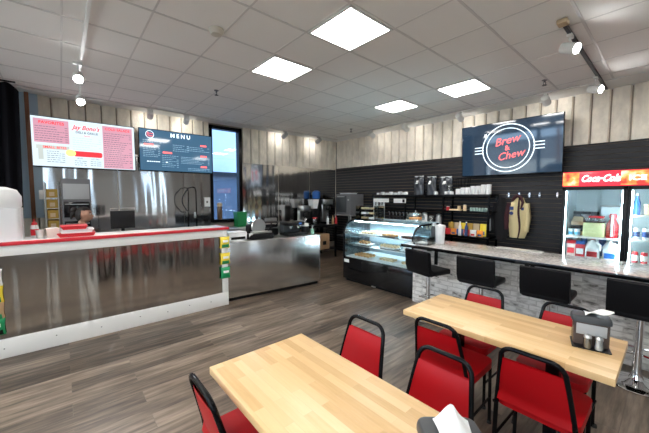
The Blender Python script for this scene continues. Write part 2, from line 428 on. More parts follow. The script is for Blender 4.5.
# track at the upper right
tr = MB().box(-.775, -.745, 3.55, 6.2, CZ-.036, CZ-.006).build('lighting_track', dark_grey_m)
tag(tr, 'metal ceiling track at upper right, running towards the drinks cooler wall', 'lighting track')
MB().box(-.80, -.72, 3.50, 3.60, CZ-.045, CZ-.006, .006).build('feed_box', tan_m, tr)
track_spot(-.76, 3.85, 3.10, (.85, -.35, -.42), 'lit white spotlight at upper right, nearer end of the metal track', 30)
track_spot(-.78, 5.45, 3.07, (.85, -.38, -.30), 'lit white spotlight above the drinks cooler, wall end of the metal track', 30)
# wall-washing tracks
tk = MB().box(-6.38, -6.34, -1.2, 6.0, CZ-.028, CZ-.006).build('lighting_track', grid_m); tag(tk, 'thin track along the ceiling parallel to the menu screen wall', 'lighting track')
tk = MB().box(-6.30, -1.0, 5.74, 5.78, CZ-.028, CZ-.006).build('lighting_track', grid_m); tag(tk, 'thin track along the ceiling parallel to the slatted back wall', 'lighting track')
can_lab = ['white can spotlight above the gap between the two menu screens', 'white can spotlight above the right half of the dark menu screen', 'grey can spotlight above the steel wall sheets, left of a similar one', 'grey can spotlight above the steel wall sheets, nearer the corner']
for (x, y), lb in zip([(-6.36, 1.30), (-6.36, 1.93), (-6.36, 4.22), (-6.36, 5.30)], can_lab):
    track_spot(x, y, 3.13, (-.75, 0, -.30) if y > 3 else (-.75, .1, -.30), lb, 2.2, L=.16, R=.055, mat=white_metal_m if y < 3 else grey_light_m, es=150, bulb=soft_bulb_m)
for (x, y), lb in zip([(-4.9, 5.76), (-3.95, 5.76), (-2.75, 5.76), (-1.40, 5.76)],
                      ['white can spotlight on the back wall track, nearest the corner', 'white can spotlight on the back wall track, second from the corner',
                       'white can spotlight above the left edge of the branded television', 'white can spotlight above the right edge of the branded television']):
    track_spot(x, y, 3.13, (0, .75, -.30), lb, 2.2, L=.16, R=.055, es=150, bulb=soft_bulb_m)
# lit ceiling band outside the tracks, put in as a raised white-painted strip
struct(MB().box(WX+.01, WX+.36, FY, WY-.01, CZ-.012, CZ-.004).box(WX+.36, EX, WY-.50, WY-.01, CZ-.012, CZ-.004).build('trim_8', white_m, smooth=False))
# smoke detector, sprinklers
e = empty('smoke_detector', (-3.0, 1.21, CZ), 0, 'round cream smoke detector on the ceiling', 'smoke detector')
MB().lathe([(.074, -.001), (.074, -.016), (.066, -.024), (.05, -.05), (.02, -.056)]).build('housing', M('cream_plastic', (.62, .58, .5), .5), e)
MB().lathe([(.052, -.03), (.058, -.034), (.052, -.038)], cap=False).build('vent_ring', grey_m, e)
def sprinkler(x, y, lab):
    e = empty('sprinkler_head', (x, y, CZ), 0, lab, 'sprinkler', 'ceiling sprinkler heads')
    MB().lathe([(.035, -.001), (.03, -.008), (.012, -.012), (.012, -.03)]).build('escutcheon', grey_m, e)
    d = MB().tube([(-.012, 0, -.03), (-.016, 0, -.05), (0, 0, -.07)], .004, 6).tube([(.012, 0, -.03), (.016, 0, -.05), (0, 0, -.07)], .004, 6)
    d.lathe([(.028, -.07), (.028, -.075)], seg=14).build('deflector', dark_grey_m, e)
sprinkler(-4.68, 3.01-1.2+.06, 'small dark sprinkler head on the ceiling left of the light panels')
sprinkler(-1.28, 5.16, 'small dark sprinkler head on the ceiling above the branded television')
sprinkler(-5.2, 5.35, 'small dark sprinkler head on the ceiling near the room corner')

# ================================================================== STEEL WALL SHEETS (left wall)
def sheet(y0, y1, z0, z1, i, lab):
    o = MB().box(WX+.036, WX+.042, y0, y1, z0, z1).build('steel_wall_sheet', steel_wall_m, smooth=False)
    return tag(o, lab, 'wall panel', 'stainless steel sheets on the wall')
sheet(-.20, .80, .3, 2.42, 0, 'stainless wall sheet behind the person and the wire rack')
sheet(.81, 1.93, .3, 2.42, 1, 'stainless wall sheet behind the register, under the gap between menu screens')
sheet(1.94, 2.49, .3, 2.42, 2, 'stainless wall sheet with a paper note, left of the window')
sheet(3.26, 4.24, .3, 2.42, 3, 'stainless wall sheet right beside the window')
sheet(4.25, 5.25, .3, 2.42, 4, 'middle stainless wall sheet between window and corner')
sheet(5.26, 6.24, .3, 2.42, 5, 'stainless wall sheet ending at the room corner')
o = MB().box(WX+.043, WX+.046, 2.36, 2.48, 1.42, 1.62).build('paper_note', paper_m, smooth=False); tag(o, 'small white paper note stuck to the steel wall', 'note')
MB().box(WX+.0462, WX+.0466, 2.40, 2.43, 1.50, 1.54).build('ink_mark', black_plastic_m, o, smooth=False)

# ================================================================== TELEVISIONS
def RT(x, y, z, rz, tilt=0):    # text frame: local x right, y up, facing -Y when rz=0
    return Matrix.Translation((x, y, z)) @ Matrix.Rotation(rz, 4, 'Z') @ Matrix.Rotation(PI/2+tilt, 4, 'X')
# a TV is built in its own frame: x right, y depth (screen at y=0 faces -y), z up, centre at origin
def tv_body(e, w, h, scr):
    MB().box(-w/2, w/2, .001, .05, -h/2, h/2, .006).build('bezel', black_gloss_m, e)
    MB().box(-w*.3, w*.3, .05, .09, -h*.3, h*.25, .01).build('back_housing', black_plastic_m, e)
    return MB().box(-w/2+.012, w/2-.012, -.002, .0009, -h/2+.014, h/2-.012).build('screen', scr, e, smooth=False)
def flat(mb, x0, x1, z0, z1, lay=1): return mb.box(x0, x1, -.002-.0006*lay, -.002, z0, z1)
def round_rect(x0, x1, z0, z1, r, n=5):
    out = []
    for cx, cz, a in ((x1-r, z1-r, 0), (x0+r, z1-r, PI/2), (x0+r, z0+r, PI), (x1-r, z0+r, 1.5*PI)):
        for k in range(n+1): out.append((cx+r*math.cos(a+k*PI/2/n), cz+r*math.sin(a+k*PI/2/n)))
    return out
def scribble(x0, x1, z0, z1, n, h, seed):   # lines of tiny menu text, too small to read
    r = random.Random(seed); mb = MB()
    for i in range(n):
        zz = z1-(i+.5)*(z1-z0)/n; x = x0
        stop = x0+(x1-x0)*r.uniform(.55, .95)
        while x < stop:
            l = r.uniform(.015, .045); flat(mb, x, min(x+l, x1), zz-h/2, zz+h/2, 3); x += l+.010
        if r.random() < .8: flat(mb, x1-.035, x1, zz-h/2, zz+h/2, 3)
    return mb
# pink and white menu television
tv = empty('menu_television', (WX+.14, .385, 2.515), PI/2, 'wall television showing a pink and white food menu', 'television')
w, h = 1.40, .80; sc_ = tv_body(tv, w, h, scr_white)
MB().box(-.15, .15, .04, .135, -.12, .12).build('wall_bracket', black_metal_m, tv, smooth=False)
mb = MB(); flat(mb, -.66, -.235, -.015, .355); mb.build('pink_menu_panel', scr_pink, tv, smooth=False); flat(MB(), .215, .655, -.375, .355).build('pink_menu_panel', scr_pink, tv, smooth=False)
F = lambda x, z: Matrix.Translation((x, -.0045, z)) @ Matrix.Rotation(PI/2, 4, 'X')
text('menu_heading', 'FAVORITES', .062, scr_red, tv, F(-.445, .30), bold=.0015)
text('menu_heading', 'SMALL BITES', .052, scr_red, tv, F(-.42, -.085), bold=.001)
text('menu_heading', 'COLD SALADS', .056, scr_red, tv, F(.435, .305), bold=.001)
text('menu_heading', "Jay Bono's", .098, scr_red, tv, F(-.01, .275), shear=.35, bold=.002, sx=.88)
text('menu_heading', 'DELI & GRILLE', .048, scr_ink, tv, F(.0, .195), bold=.001)
text('menu_heading', 'Salads', .036, scr_red, tv, F(.0, .145), shear=.2)
text('menu_heading', 'SIDES', .032, scr_ink, tv, F(-.11, -.235)); text('menu_heading', 'EXTRAS', .032, scr_ink, tv, F(.10, -.235))
scribble(-.645, -.25, 0, .255, 7, .008, 1).build('menu_lines', scr_ink, tv, smooth=False)
scribble(.23, .64, -.36, .25, 17, .008, 2).build('menu_lines', scr_ink, tv, smooth=False)
scribble(-.19, .19, -.10, .12, 6, .008, 3).build('menu_lines', scr_blue, tv, smooth=False)
scribble(-.52, -.30, -.33, -.13, 6, .008, 4).build('menu_lines', scr_ink, tv, smooth=False)
scribble(-.18, -.02, -.36, -.26, 3, .008, 5).build('menu_lines', scr_ink, tv, smooth=False)
scribble(.03, .18, -.36, -.26, 3, .008, 6).build('menu_lines', scr_ink, tv, smooth=False)
mb = MB(); mb.prism(round_rect(-.19, .20, -.205, -.115, .03), -.0032, -.002, 'y'); mb.build('red_banner', scr_red, tv, smooth=False)
mb = MB(); mb.prism([(-.225+.065*math.cos(t*PI/12), -.155+.055*math.sin(t*PI/12)) for t in range(24)], -.0045, -.002, 'y'); mb.build('yellow_badge', scr_yellow, tv, smooth=False)
mb = MB(); flat(mb, -.62, -.56, -.28, -.07); flat(mb, -.64, -.24, -.115, -.055); mb.build('grey_picture', scr_greytone, tv, smooth=False)
# dark menu television
tv = empty('menu_television', (WX+.14, 1.83, 2.53), PI/2, 'wall television showing a dark blue menu with white heading', 'television')
w, h = 1.37, .80; tv_body(tv, w, h, tv_panel_m)
MB().box(-.15, .15, .04, .135, -.12, .12).build('wall_bracket', black_metal_m, tv, smooth=False)
text('menu_heading', 'M E N U', .105, scr_line, tv, F(.05, .31), bold=.002)
def ring(cx, cz, r, t, n=36, sx=1.0): return [((cx+r*sx*math.cos(2*PI*k/n), -.003, cz+r*math.sin(2*PI*k/n))) for k in range(n)]
MB().tube(ring(-.50, .29, .068, 0), .0035, 6, True).build('logo_ring', scr_line, tv)
text('logo_text', 'Brew', .05, neon_red, tv, F(-.50, .31), shear=.3); text('logo_text', 'Chew', .05, neon_red, tv, F(-.50, .265), shear=.3)
mb = MB()
for x, z, ww in [(-.52, .10, .17), (-.20, -.03, .17), (.50, .17, .13), (.50, -.05, .13), (.50, -.27, .13)]: mb.prism(round_rect(x-ww/2, x+ww/2, z-.017, z+.017, .012), -.0032, -.002, 'y')
mb.build('red_heading_bar', neon_red, tv, smooth=False)
for a, b, c, d, n, s_ in [(-.62, -.33, -.14, .06, 6, 11), (-.30, 0, -.32, -.07, 7, 12), (.18, .62, .03, .14, 3, 13), (.05, .62, -.23, -.08, 5, 14), (.18, .62, -.36, -.30, 2, 15), (-.62, -.3, .13, .2, 2, 16), (-.1, .2, 0, .15, 4, 17)]:
    scribble(a, b, c, d, n, .008, s_).build('menu_lines', scr_dimline, tv, smooth=False)
scribble(-.56, -.2, -.235, -.20, 1, .014, 18).build('menu_lines', scr_line, tv, smooth=False)
# branded television on the back wall
tv = empty('branded_television', (-2.02, WY-.235, 2.505), 0, 'large wall television with a white ring logo reading Brew & Chew', 'television')
w, h = 1.62, .95; tv_body(tv, w, h, tv_dark_m)
MB().box(-.2, .2, .04, .20, -.08, .08).build('wall_bracket', black_metal_m, tv, smooth=False)
tv.rotation_euler = (math.radians(4.0), 0, 0)
for r_, t_ in ((.415, .008), (.345, .006)):
    pts = ring(0, 0, r_, 0, 64)
    MB().tube(pts, t_, 6, True).build('logo_ring', scr_line, tv)
mb = MB()
for s_ in (-1, 1):
    for zz in (-.055, 0, .055): flat(mb, min(s_*.40, s_*.56), max(s_*.40, s_*.56), zz-.007, zz+.007, 2)
mb.build('logo_bars', scr_line, tv, smooth=False)
R8 = Matrix.Rotation(math.radians(7), 4, 'Y')
G = lambda x, z: Matrix.Translation((x, -.006, z)) @ Matrix.Rotation(PI/2, 4, 'X') @ Matrix.Rotation(math.radians(9), 4, 'Z')
text('logo_text', 'Brew', .19, neon_red, tv, G(-.01, .13), shear=.35, bold=.001)
text('logo_text', '&', .12, neon_red, tv, G(0, .0), bold=.003)
text('logo_text', 'Chew', .18, neon_red, tv, G(.05, -.13), shear=.35, bold=.001)

# ================================================================== ORDER COUNTER (left)
CX = -4.40
ec = empty('order_counter', (CX, .4, 0), 0, 'long order counter with steel front, white trim and red top edge', 'counter')
L0, L1 = -1.6, 1.47      # local y ends (world -1.2 .. 1.87)
MB().box(-.16, -.012, L0, L1-.005, .02, 1.08).build('core', white_m, ec, smooth=False)
MB().box(-.012, -.004, L0, L1-.08, .185, 1.06).build('steel_front', steel_counter_m, ec, smooth=False)
MB().box(-.010, .012, L0, L1, 0.0, .195, .002).build('kick_board', white_m, ec)
MB().box(-.010, .012, L0, L1, 1.045, 1.15, .002).build('top_rail', white_m, ec)
MB().box(-.010, .010, L1-.085, L1, .195, 1.045, .002).build('end_post', white_m, ec)
MB().box(-.45, .022, L0, L1+.01, 1.15, 1.182, .004).build('countertop', white_m, ec)
MB().box(.020, .030, L0, L1+.012, 1.150, 1.184, .003).box(-.03, .0225, L0, L1+.012, 1.1825, 1.1845).box(-.45, .03, L1+.01, L1+.02, 1.150, 1.184).build('red_edge', red_edge_m, ec)
sc = MB()
for i, y in enumerate([-.9, -.5, -.1, .3, .62, .9, 1.2]): sc.lathe([(.007, 0), (.006, .003)], mat=T(.012, y, .10+(i % 2)*.02) @ Matrix.Rotation(PI/2, 4, 'Y'), seg=8)
sc.build('screw_heads', grey_m, ec)
MB().box(-.75, -.16, L0, L1-.1, .86, .90, .004).box(-.75, -.70, L0, L1-.1, 0, .86).build('work_shelf', steel_flat_m, ec)

# chip bag strips
def chip_bag(mb_main, mat_a, mat_b, y, z, e, wdt=.135, hgt=.15):
    def f(u, v):
        a = (u-.5)*wdt; b = (v-.5)*hgt
        return Vector((.03*(math.sin(PI*u)*math.sin(PI*v))**.6, y+a*(1-.12*math.sin(PI*v)), z+b))
    mb = MB().grid(f, 8, 8); mb.grid(lambda u, v: Vector((.002-.006*math.sin(PI*u)*math.sin(PI*v), f(u, v).y, f(u, v).z)), 8, 8)
    o = mb.build('chip_bag', mat_a, e) if e else None
    return o
def bag_strip(x, y, tops, prefix, group):
    st = empty('hanging_strip', (x, y, 0), 0, 'white hanging display strip on the ' + prefix + ' of the counter', 'display strip')
    MB().box(0, .004, -.022, .022, tops[-1][0]-.12, tops[0][0]+.14).build('strip', white_plastic_m, st, smooth=False)
    MB().tube([(.002, 0, tops[0][0]+.13), (.002, 0, tops[0][0]+.155), (.0, 0, tops[0][0]+.16)], .004, 6).build('hook', steel_flat_m, st)
    for z, a, b, lab in tops:
        e = empty('chip_bag', (x+.006, y, z), 0, lab, 'bag of chips', group)
        def f(u, v, k=1):
            return Vector((k*.035*(math.sin(PI*u)*math.sin(PI*v))**.6+.001, (u-.5)*.15*(1-.10*math.sin(PI*v)), (v-.5)*.17))
        mb = MB().grid(lambda u, v: f(u, v), 10, 10); mb.build('foil_bag', a, e)
        MB().grid(lambda u, v: f(.12+.76*u, .04+.30*v)+Vector((.0015, 0, 0)), 8, 5).build('lower_print', b, e)
        MB().grid(lambda u, v: f(.2+.6*u, .52+.2*v)+Vector((.0015, 0, 0)), 8, 4).build('name_band', paper_m, e)
bag_strip(CX+.014, 1.825, [(.96, yellow_m, green_foil_m, 'yellow and green chip bag, topmost on the right strip'), (.715, yellow_m, green_foil_m, 'yellow and green chip bag, middle of the right strip'),
                           (.50, green_foil_m, green_foil_m, 'green chip bag at the bottom of the right strip')], 'right end', 'chip bags on the right end strip')
bag_strip(CX+.014, -.55, [(.84, paper_m, yellow_m, 'white and yellow chip bag, topmost on the left strip'), (.67, yellow_m, green_foil_m, 'yellow and green chip bag, second on the left strip'),
                          (.50, card_m, green_foil_m, 'brown and green chip bag, third on the left strip'), (.34, green_foil_m, black_plastic_m, 'green and black bag at the bottom of the left strip')], 'left end', 'chip bags on the left end strip')

# things on the order counter (top z = 1.184)
TZ = 1.184
e = empty('storage_tub', (-4.62, -.53, TZ), 0, 'large milky white plastic tub at left end of the counter', 'storage tub')
MB().prism(round_rect(-.15, .15, -.23, .21, .05), 0, .34, 'z').build('tub', trans_white_m, e)
def lidf(): return MB().prism(round_rect(-.155, .155, -.235, .215, .05), .34, .50, 'z')
MB().lathe([(.19, .34), (.20, .36), (.20, .46), (.17, .53), (.10, .56), (.03, .565)], seg=28, mat=Matrix.Diagonal((.78, 1.12, 1, 1)) @ T(0, -.01, 0)).build('lid', white_plastic_m, e)
e = empty('sauce_bottle', (-4.66, -.235, TZ), 0, 'red and white squeeze bottle beside the white tub', 'bottle')
MB().lathe([(.030, 0), (.034, .01), (.034, .12), (.028, .145)]).build('body', white_plastic_m, e)
MB().lathe([(.0348, .03), (.0348, .10)], cap=False).build('label_band', red_m, e)
MB().lathe([(.026, .145), (.024, .165), (.008, .18), (.005, .21)]).build('nozzle', red_m, e)
e = empty('metal_cup', (-4.62, -.19, TZ), 0, 'small metal cup next to the pinkish box', 'cup')
MB().lathe([(.034, 0), (.040, .085), (.042, .09), (.038, .086), (.032, .01), (.005, .008)], cap=False).build('wall', steel_flat_m, e)
e = empty('napkin_box', (-4.62, -.085, TZ), .1, 'pinkish white open card box on the counter', 'box')
MB().prism([(-.05, 0), (.05, 0), (.06, .10), (-.06, .10)], -.045, .045, 'x').build('card_sides', cup_m, e, smooth=False)
MB().box(-.035, .035, -.045, .045, .1, .108, .003).build('napkins', paper_m, e)
# red and white trays stacked
def tray(z, red, lab, dy=0, wd=.34):
    e = empty('food_tray', (-4.62, .125+dy, z), 0, lab, 'tray', 'trays stacked on the order counter')
    m_ = red_m if red else white_plastic_m
    MB().prism([(-wd/2+.02, 0), (wd/2-.02, 0), (wd/2, .034), (-wd/2, .034)], -.13, .13, 'x').build('tray_body', m_, e)
    MB().box(-.14, .14, -wd/2-.005, wd/2+.005, .034, .041, .003).build('rim', m_, e)
tray(TZ, True, 'bright red tray at the bottom of the stack')
tray(TZ+.042, False, 'white tray in the middle of the stack', 0, .31)
tray(TZ+.084, True, 'small red tray at the top of the stack', -.02, .24)
# register monitor seen from behind
e = empty('register_monitor', (-4.95, .63, .90), 0, 'black register monitor facing the staff behind the counter', 'monitor')
MB().box(.0, .03, -.14, .14, .31, .55, .008).build('screen_housing', black_plastic_m, e)
MB().tube([(-.01, 0, .0), (-.01, 0, .35)], .02, 10).build('stem', black_plastic_m, e)
MB().box(-.09, .09, -.10, .10, 0, .018, .006).build('base', black_plastic_m, e)
MB().tube([(.032, -.14, .56), (.032, -.14, .585), (.032, .14, .585), (.032, .14, .56)], .004, 6).build('wire_frame', steel_flat_m, e)
# sprayer hose on the wall
e = empty('sprayer_faucet', (WX+.30, 1.98, .9), 0, 'pre-rinse sprayer faucet with looped hose in front of steel wall', 'faucet')
MB().tube([(0, .12, 0), (0, .12, .85), (0, .10, .92), (0, .05, .93)], .012, 8).build('riser', black_metal_m, e)
MB().tube([(0, .05, .93)]+[(0, -.02-.13*math.sin(t*PI/10)*1.0, .93-.5*t/10-.02) for t in range(0, 11)]+[(0, .07, .40)], .011, 8).build('hose', dark_grey_m, e)
MB().lathe([(.02, 0), (.026, .03), (.018, .12)], (0, .09, .30)).build('spray_head', steel_flat_m, e)
MB().box(-.24, .10, -.2, .3, -.9, 0, .01).build('sink_cabinet', steel_flat_m, e)

# wire rack with golden boxes
e = empty('wire_rack', (-6.4, -.1, 0), 0, 'tall wire shelf rack behind the counter holding golden boxes', 'rack')
mb = MB()
for x in (-.2, .2):
    for y in (-.075, .075): mb.tube([(x, y, 0), (x, y, 1.86)], .008, 6)
mb.build('posts', steel_flat_m, e)
shz = [.98, 1.14, 1.30, 1.46, 1.62]
for z in shz+[.4]:
    m2 = MB()
    for k in range(6): m2.tube([(-.2+.08*k, -.075, z), (-.2+.08*k, .075, z)], .004, 5)
    for y in (-.075, .075): m2.tube([(-.2, y, z), (.2, y, z)], .005, 5)
    m2.build('wire_shelf', steel_flat_m, e)
nm = ['lowest', 'second from bottom', 'middle', 'second from top', 'topmost']
for z, n in zip(shz, nm):
    o = MB().box(-6.57, -6.22, -.165, -.035, z+.006, z+.135, .004).build('golden_box', gold_m, smooth=False); tag(o, 'golden box on the wire rack, the %s one' % n, 'box', 'golden boxes on the wire rack')
    MB().box(-6.219, -6.217, -.13, -.07, z+.03, z+.09).build('box_label', tan_m, o, smooth=False)
# appliance stack beside it
e = empty('oven_stack', (-6.42, .18, 0), 0, 'steel and black double oven standing behind the person', 'oven')
MB().box(-.27, .25, -.17, .19, .9, 1.92, .01).build('body', grey_m, e)
MB().box(.25, .262, -.15, .17, 1.60, 1.84, .004).build('control_panel', grey_light_m, e)
for z in (1.02, 1.32): 
    d = MB().box(.25, .275, -.15, .17, z, z+.24, .006).build('door', black_gloss_m, e)
    MB().tube([(.28, -.13, z+.2), (.30, -.13, z+.2), (.30, .15, z+.2), (.28, .15, z+.2)], .007, 6).build('handle', steel_flat_m, d)
MB().box(-.27, .25, -.17, .19, .0, .88, .01).build('stand', dark_grey_m, e)

# narrow window bay and post at the far left
struct(MB().box(WX+.04, WX+.06, -.49, -.21, 1.3, CZ).build('trim_7', M('pale_blue_frame', (.42, .55, .66), .4), smooth=False))
o = MB().box(-6.60, -6.54, -.355, -.305, 0, CZ-.03, .006).build('wood_post', wood_post_m); tag(o, 'brown wooden post beside the black curtain', 'post')
o = MB().box(-6.30, -6.28, -.245, -.12, 1.60, 1.74, .003).build('paper_sign', paper_m); tag(o, 'small blank white sign clipped to the wire rack', 'sign')
# black curtain
def curt(u, v):
    y = -1.75+u*1.37; zt = 3.18 - (.10*max(0, (u-.93)/.07)**2)
    return Vector((-6.0+.028*math.sin(u*70), y - .05*(1-v)*u, .05+v*(zt-.05)))
o = MB().grid(curt, 120, 8, .01).build('curtain', curtain_m); tag(o, 'floor to ceiling black curtain at far left', 'curtain')
MB().tube([(-6.0, -1.8, 3.2), (-6.0, -.40, 3.2)], .012, 8).build('rod', black_metal_m, o)

# items on the window sill
e = empty('pump_jar', (WX+.12, 2.66, 1.13), 0, 'brown jar with tan lid on the window ledge', 'jar')
MB().lathe([(.05, 0), (.055, .02), (.055, .24), (.04, .29)]).build('jar_body', M('brown_glass', (.12, .07, .04), .2), e)
MB().lathe([(.055, .29), (.055, .35), (.03, .37)]).build('lid', tan_m, e)
e = empty('green_bin', (-6.58, 3.12, .95), 0, 'small green plastic bin below the window frame', 'bin')
MB().prism([(-.10, 0), (.10, 0), (.12, .32), (-.12, .32)], -.1, .1, 'x').build('bin_body', green_m, e, smooth=False)
MB().box(-.11, .11, -.125, .125, .32, .335, .004).build('rim', green_m, e)
o = MB().box(-6.70, -6.25, 2.60, 4.5, .87, .95, .006).box(-6.70, -6.30, 2.65, 4.45, 0, .87).build('steel_wall_bench', steel_flat_m); tag(o, 'steel bench along the wall below the window', 'workbench')

# ================================================================== PREP COUNTER
PX = -4.40
e = empty('prep_counter', (PX, 2.7, 0), 0, 'stainless prep counter between order counter and pastry case', 'counter')
PM = math.radians(-6)
e.rotation_euler = (0, 0, math.radians(-5))
MB().box(-.03, 0, -.80, .93, .06, .93, .002).build('front_panel', steel_prep_m, e)
MB().box(-.70, -.001, -.80, .93, .90, .932, .004).build('worktop', steel_flat_m, e)
MB().box(-.68, -.05, -.78, .91, .0, .06).build('plinth', black_plastic_m, e, smooth=False)
MB().box(-.70, -.032, -.80, .93, .06, .90).build('carcass', steel_flat_m, e, smooth=False)
MB().box(-.035, .003, .925, .935, .06, .936).build('end_trim', chrome_m, e, smooth=False)
PZ = .933
def on_prep(u, v):     # u along (0..1 left to right), v depth
    return Vector((PX, 2.7, 0)) + Matrix.Rotation(math.radians(-5), 3, 'Z') @ Vector((-v, -.80+1.73*u, PZ))
def slicer(p, rz, lab):
    e = empty('meat_slicer', p, rz, lab, 'food slicer')
    MB().box(-.16, .16, -.22, .22, 0, .09, .02).build('base', black_plastic_m, e)
    MB().lathe([(.12, -.02), (.135, 0), (.12, .02)], mat=T(.02, 0, .20) @ Matrix.Rotation(PI/2, 4, 'Y'), seg=24).build('blade', steel_flat_m, e)
    MB().box(-.12, -.02, -.18, .12, .09, .24, .03).build('motor_housing', black_plastic_m, e)
    MB().box(.03, .16, -.16, .18, .10, .13, .006).build('carriage', steel_flat_m, e)
    MB().tube([(.1, .14, .12), (.1, .2, .2), (.1, .2, .26)], .012, 8).build('handle', black_plastic_m, e)
    e.name = 'meat_slicer'
    return e
e = empty('card_printer', on_prep(.12, .25), 0, 'white box shaped printer at left of the prep counter', 'printer')
MB().box(-.12, .12, -.16, .16, 0, .14, .02).build('body', white_plastic_m, e); MB().box(.121, .124, -.12, .12, .02, .06).build('slot', black_plastic_m, e)
slicer(on_prep(.34, .20), 0, 'black and steel slicer in the middle of the prep counter')
e = empty('sandwich_press', on_prep(.50, .555), 0, 'black lidded sandwich press at back of prep counter', 'sandwich press')
MB().box(-.14, .14, -.22, .22, .0, .12, .015).build('base', black_plastic_m, e); MB().box(-.14, .14, -.22, .22, .14, .25, .03).build('lid', black_plastic_m, e)
MB().tube([(.14, -.15, .2), (.19, -.15, .22), (.19, .15, .22), (.14, .15, .2)], .01, 8).build('handle', steel_flat_m, e)
e = empty('espresso_machine', on_prep(.745, .25), 0, 'low black countertop machine with blue badge on prep counter', 'coffee machine')
MB().box(-.15, .15, -.19, .19, 0, .05, .01).build('drip_base', black_plastic_m, e)
MB().box(-.15, -.02, -.19, .19, .05, .24, .02).build('body', dark_grey_m, e)
MB().box(-.15, .13, -.19, .19, .18, .25, .02).build('head', black_plastic_m, e)
for y in (-.09, .07): MB().lathe([(.028, 0), (.03, .04), (.02, .05)], (.07, y, .13)).build('group_head', chrome_m, e)
MB().box(.131, .134, .05, .11, .20, .235).build('badge', blue_m, e)
def cup_stack(p, lab, n=4, r=.042, m_=None):
    e = empty('cup_stack', p, 0, lab, 'cups')
    pr = [(r*.72, 0)]
    for k in range(n): pr += [(r, .10+.018*k), (r*1.06, .103+.018*k), (r*.97, .108+.018*k)]
    MB().lathe(pr).build('cups', m_ or white_plastic_m, e)
    return e
cup_stack(on_prep(.235, .06), 'short stack of white cups at front of the prep counter', 1, .032)
e = empty('black_canister', on_prep(.90, .25), 0, 'black canister with white lid near right end of prep counter', 'canister')
MB().lathe([(.065, 0), (.07, .02), (.07, .15)]).build('canister_body', black_plastic_m, e); MB().lathe([(.074, .15), (.08, .165), (.07, .2), (.03, .21)]).build('lid', white_plastic_m, e)
e = empty('steel_dispenser', on_prep(.82, .50), 0, 'tall thin steel dispenser on the prep counter', 'dispenser')
MB().lathe([(.03, 0), (.03, .24), (.034, .25), (.01, .26)]).build('body', steel_flat_m, e)
e = empty('soap_bottle', on_prep(.94, .10), 0, 'small clear green pump bottle at right end of prep counter', 'bottle')
MB().lathe([(.03, 0), (.032, .09), (.012, .11)]).build('body', M('pale_green_bottle', (.35, .65, .5), .2, trans=.3), e)
MB().tube([(0, 0, .11), (0, 0, .16), (.03, 0, .16)], .006, 6).build('pump', white_plastic_m, e)
e = empty('paper_stack', on_prep(.10, .08), .2, 'loose white papers at left end of the prep counter', 'papers')
MB().box(-.07, .07, -.10, .10, 0, .012, .002).build('sheets', paper_m, e); MB().box(-.05, .06, -.09, .08, .012, .016).build('top_sheet', white_plastic_m, e).rotation_euler = (0, 0, .3)

# ================================================================== CORNER COFFEE STATION
e = empty('coffee_table', (-6.30, 5.15, 0), 0, 'black coffee station table in the room corner', 'table')
MB().box(-.36, .34, -.95, .50, .84, .90, .006).build('top', black_plastic_m, e)
MB().box(-.34, .30, -.92, .48, .22, .25, .004).build('lower_shelf', black_plastic_m, e)
for x in (-.33, .28):
    for y in (-.9, .46): MB().box(x-.02, x+.02, y-.02, y+.02, 0, .84).build('leg', black_metal_m, e, smooth=False)
e = empty('cardboard_box', (-6.22, 5.0, .25), .04, 'open brown cardboard box on the shelf under the coffee table', 'box')
MB().box(-.24, .24, -.36, .36, 0, .40, .004).build('carton', card_m, e)
MB().box(.241, .244, .12, .24, .12, .22).build('hand_hole', black_plastic_m, e, smooth=False); MB().box(.241, .243, -.02, .02, 0, .4).build('tape', tan_m, e, smooth=False)
def brewer(x, y, lab, h=.62, m_=None):
    e = empty('coffee_brewer', (x, y, .90), 0, lab, 'coffee brewer')
    MB().box(-.15, .15, -.11, .11, 0, .05, .008).build('base', black_plastic_m, e)
    MB().box(-.15, -.05, -.11, .11, .05, h, .01).build('column', m_ or steel_flat_m, e)
    MB().box(-.15, .13, -.11, .11, h-.14, h, .012).build('head', m_ or steel_flat_m, e)
    MB().lathe([(.055, .0), (.07, .03), (.07, .10), (.045, .14)], (.05, 0, h-.29)).build('filter_basket', black_plastic_m, e)
    c = MB().lathe([(.05, 0), (.075, .03), (.07, .10), (.04, .14), (.045, .15)], (.05, 0, .055)).build('carafe', bottle_clear_m, e)
    MB().tube([(.12, 0, .19), (.16, 0, .18), (.16, 0, .10), (.12, 0, .09)], .008, 6).build('carafe_handle', black_plastic_m, c)
    return e
brewer(-6.25, 4.72, 'steel coffee brewer in the corner, left of a similar one', .50)
brewer(-6.25, 5.50, 'taller steel coffee brewer nearest the grey oven', .66)
e = empty('coffee_grinder', (-6.30, 5.06, .90), 0, 'black coffee grinder with white bean hopper in the corner', 'coffee grinder')
MB().box(-.12, .12, -.10, .10, 0, .42, .02).build('body', black_plastic_m, e)
MB().prism([(-.06, .42), (.06, .42), (.12, .66), (-.10, .66)], -.10, .10, 'x').build('hopper', white_plastic_m, e, smooth=False)
e = empty('water_heater', (-6.50, 5.33, .90), 0, 'tall black urn with blue lid in the corner', 'urn')
MB().lathe([(.10, 0), (.11, .02), (.11, .62), (.09, .68)]).build('urn_body', black_plastic_m, e); MB().lathe([(.10, .68), (.11, .71), (.11, .86), (.05, .9)]).build('lid', blue_m, e)
e = empty('clear_canister', (-6.10, 4.95, .90), 0, 'clear canister with red lid on the coffee table', 'canister')
MB().lathe([(.06, 0), (.065, .14), (.055, .17)]).build('jar', bottle_clear_m, e); MB().lathe([(.06, .17), (.06, .2)]).build('lid', red_m, e)
e = empty('filter_box', (-6.12, 4.40, .90), 0, 'white box of paper filters on the coffee table', 'box')
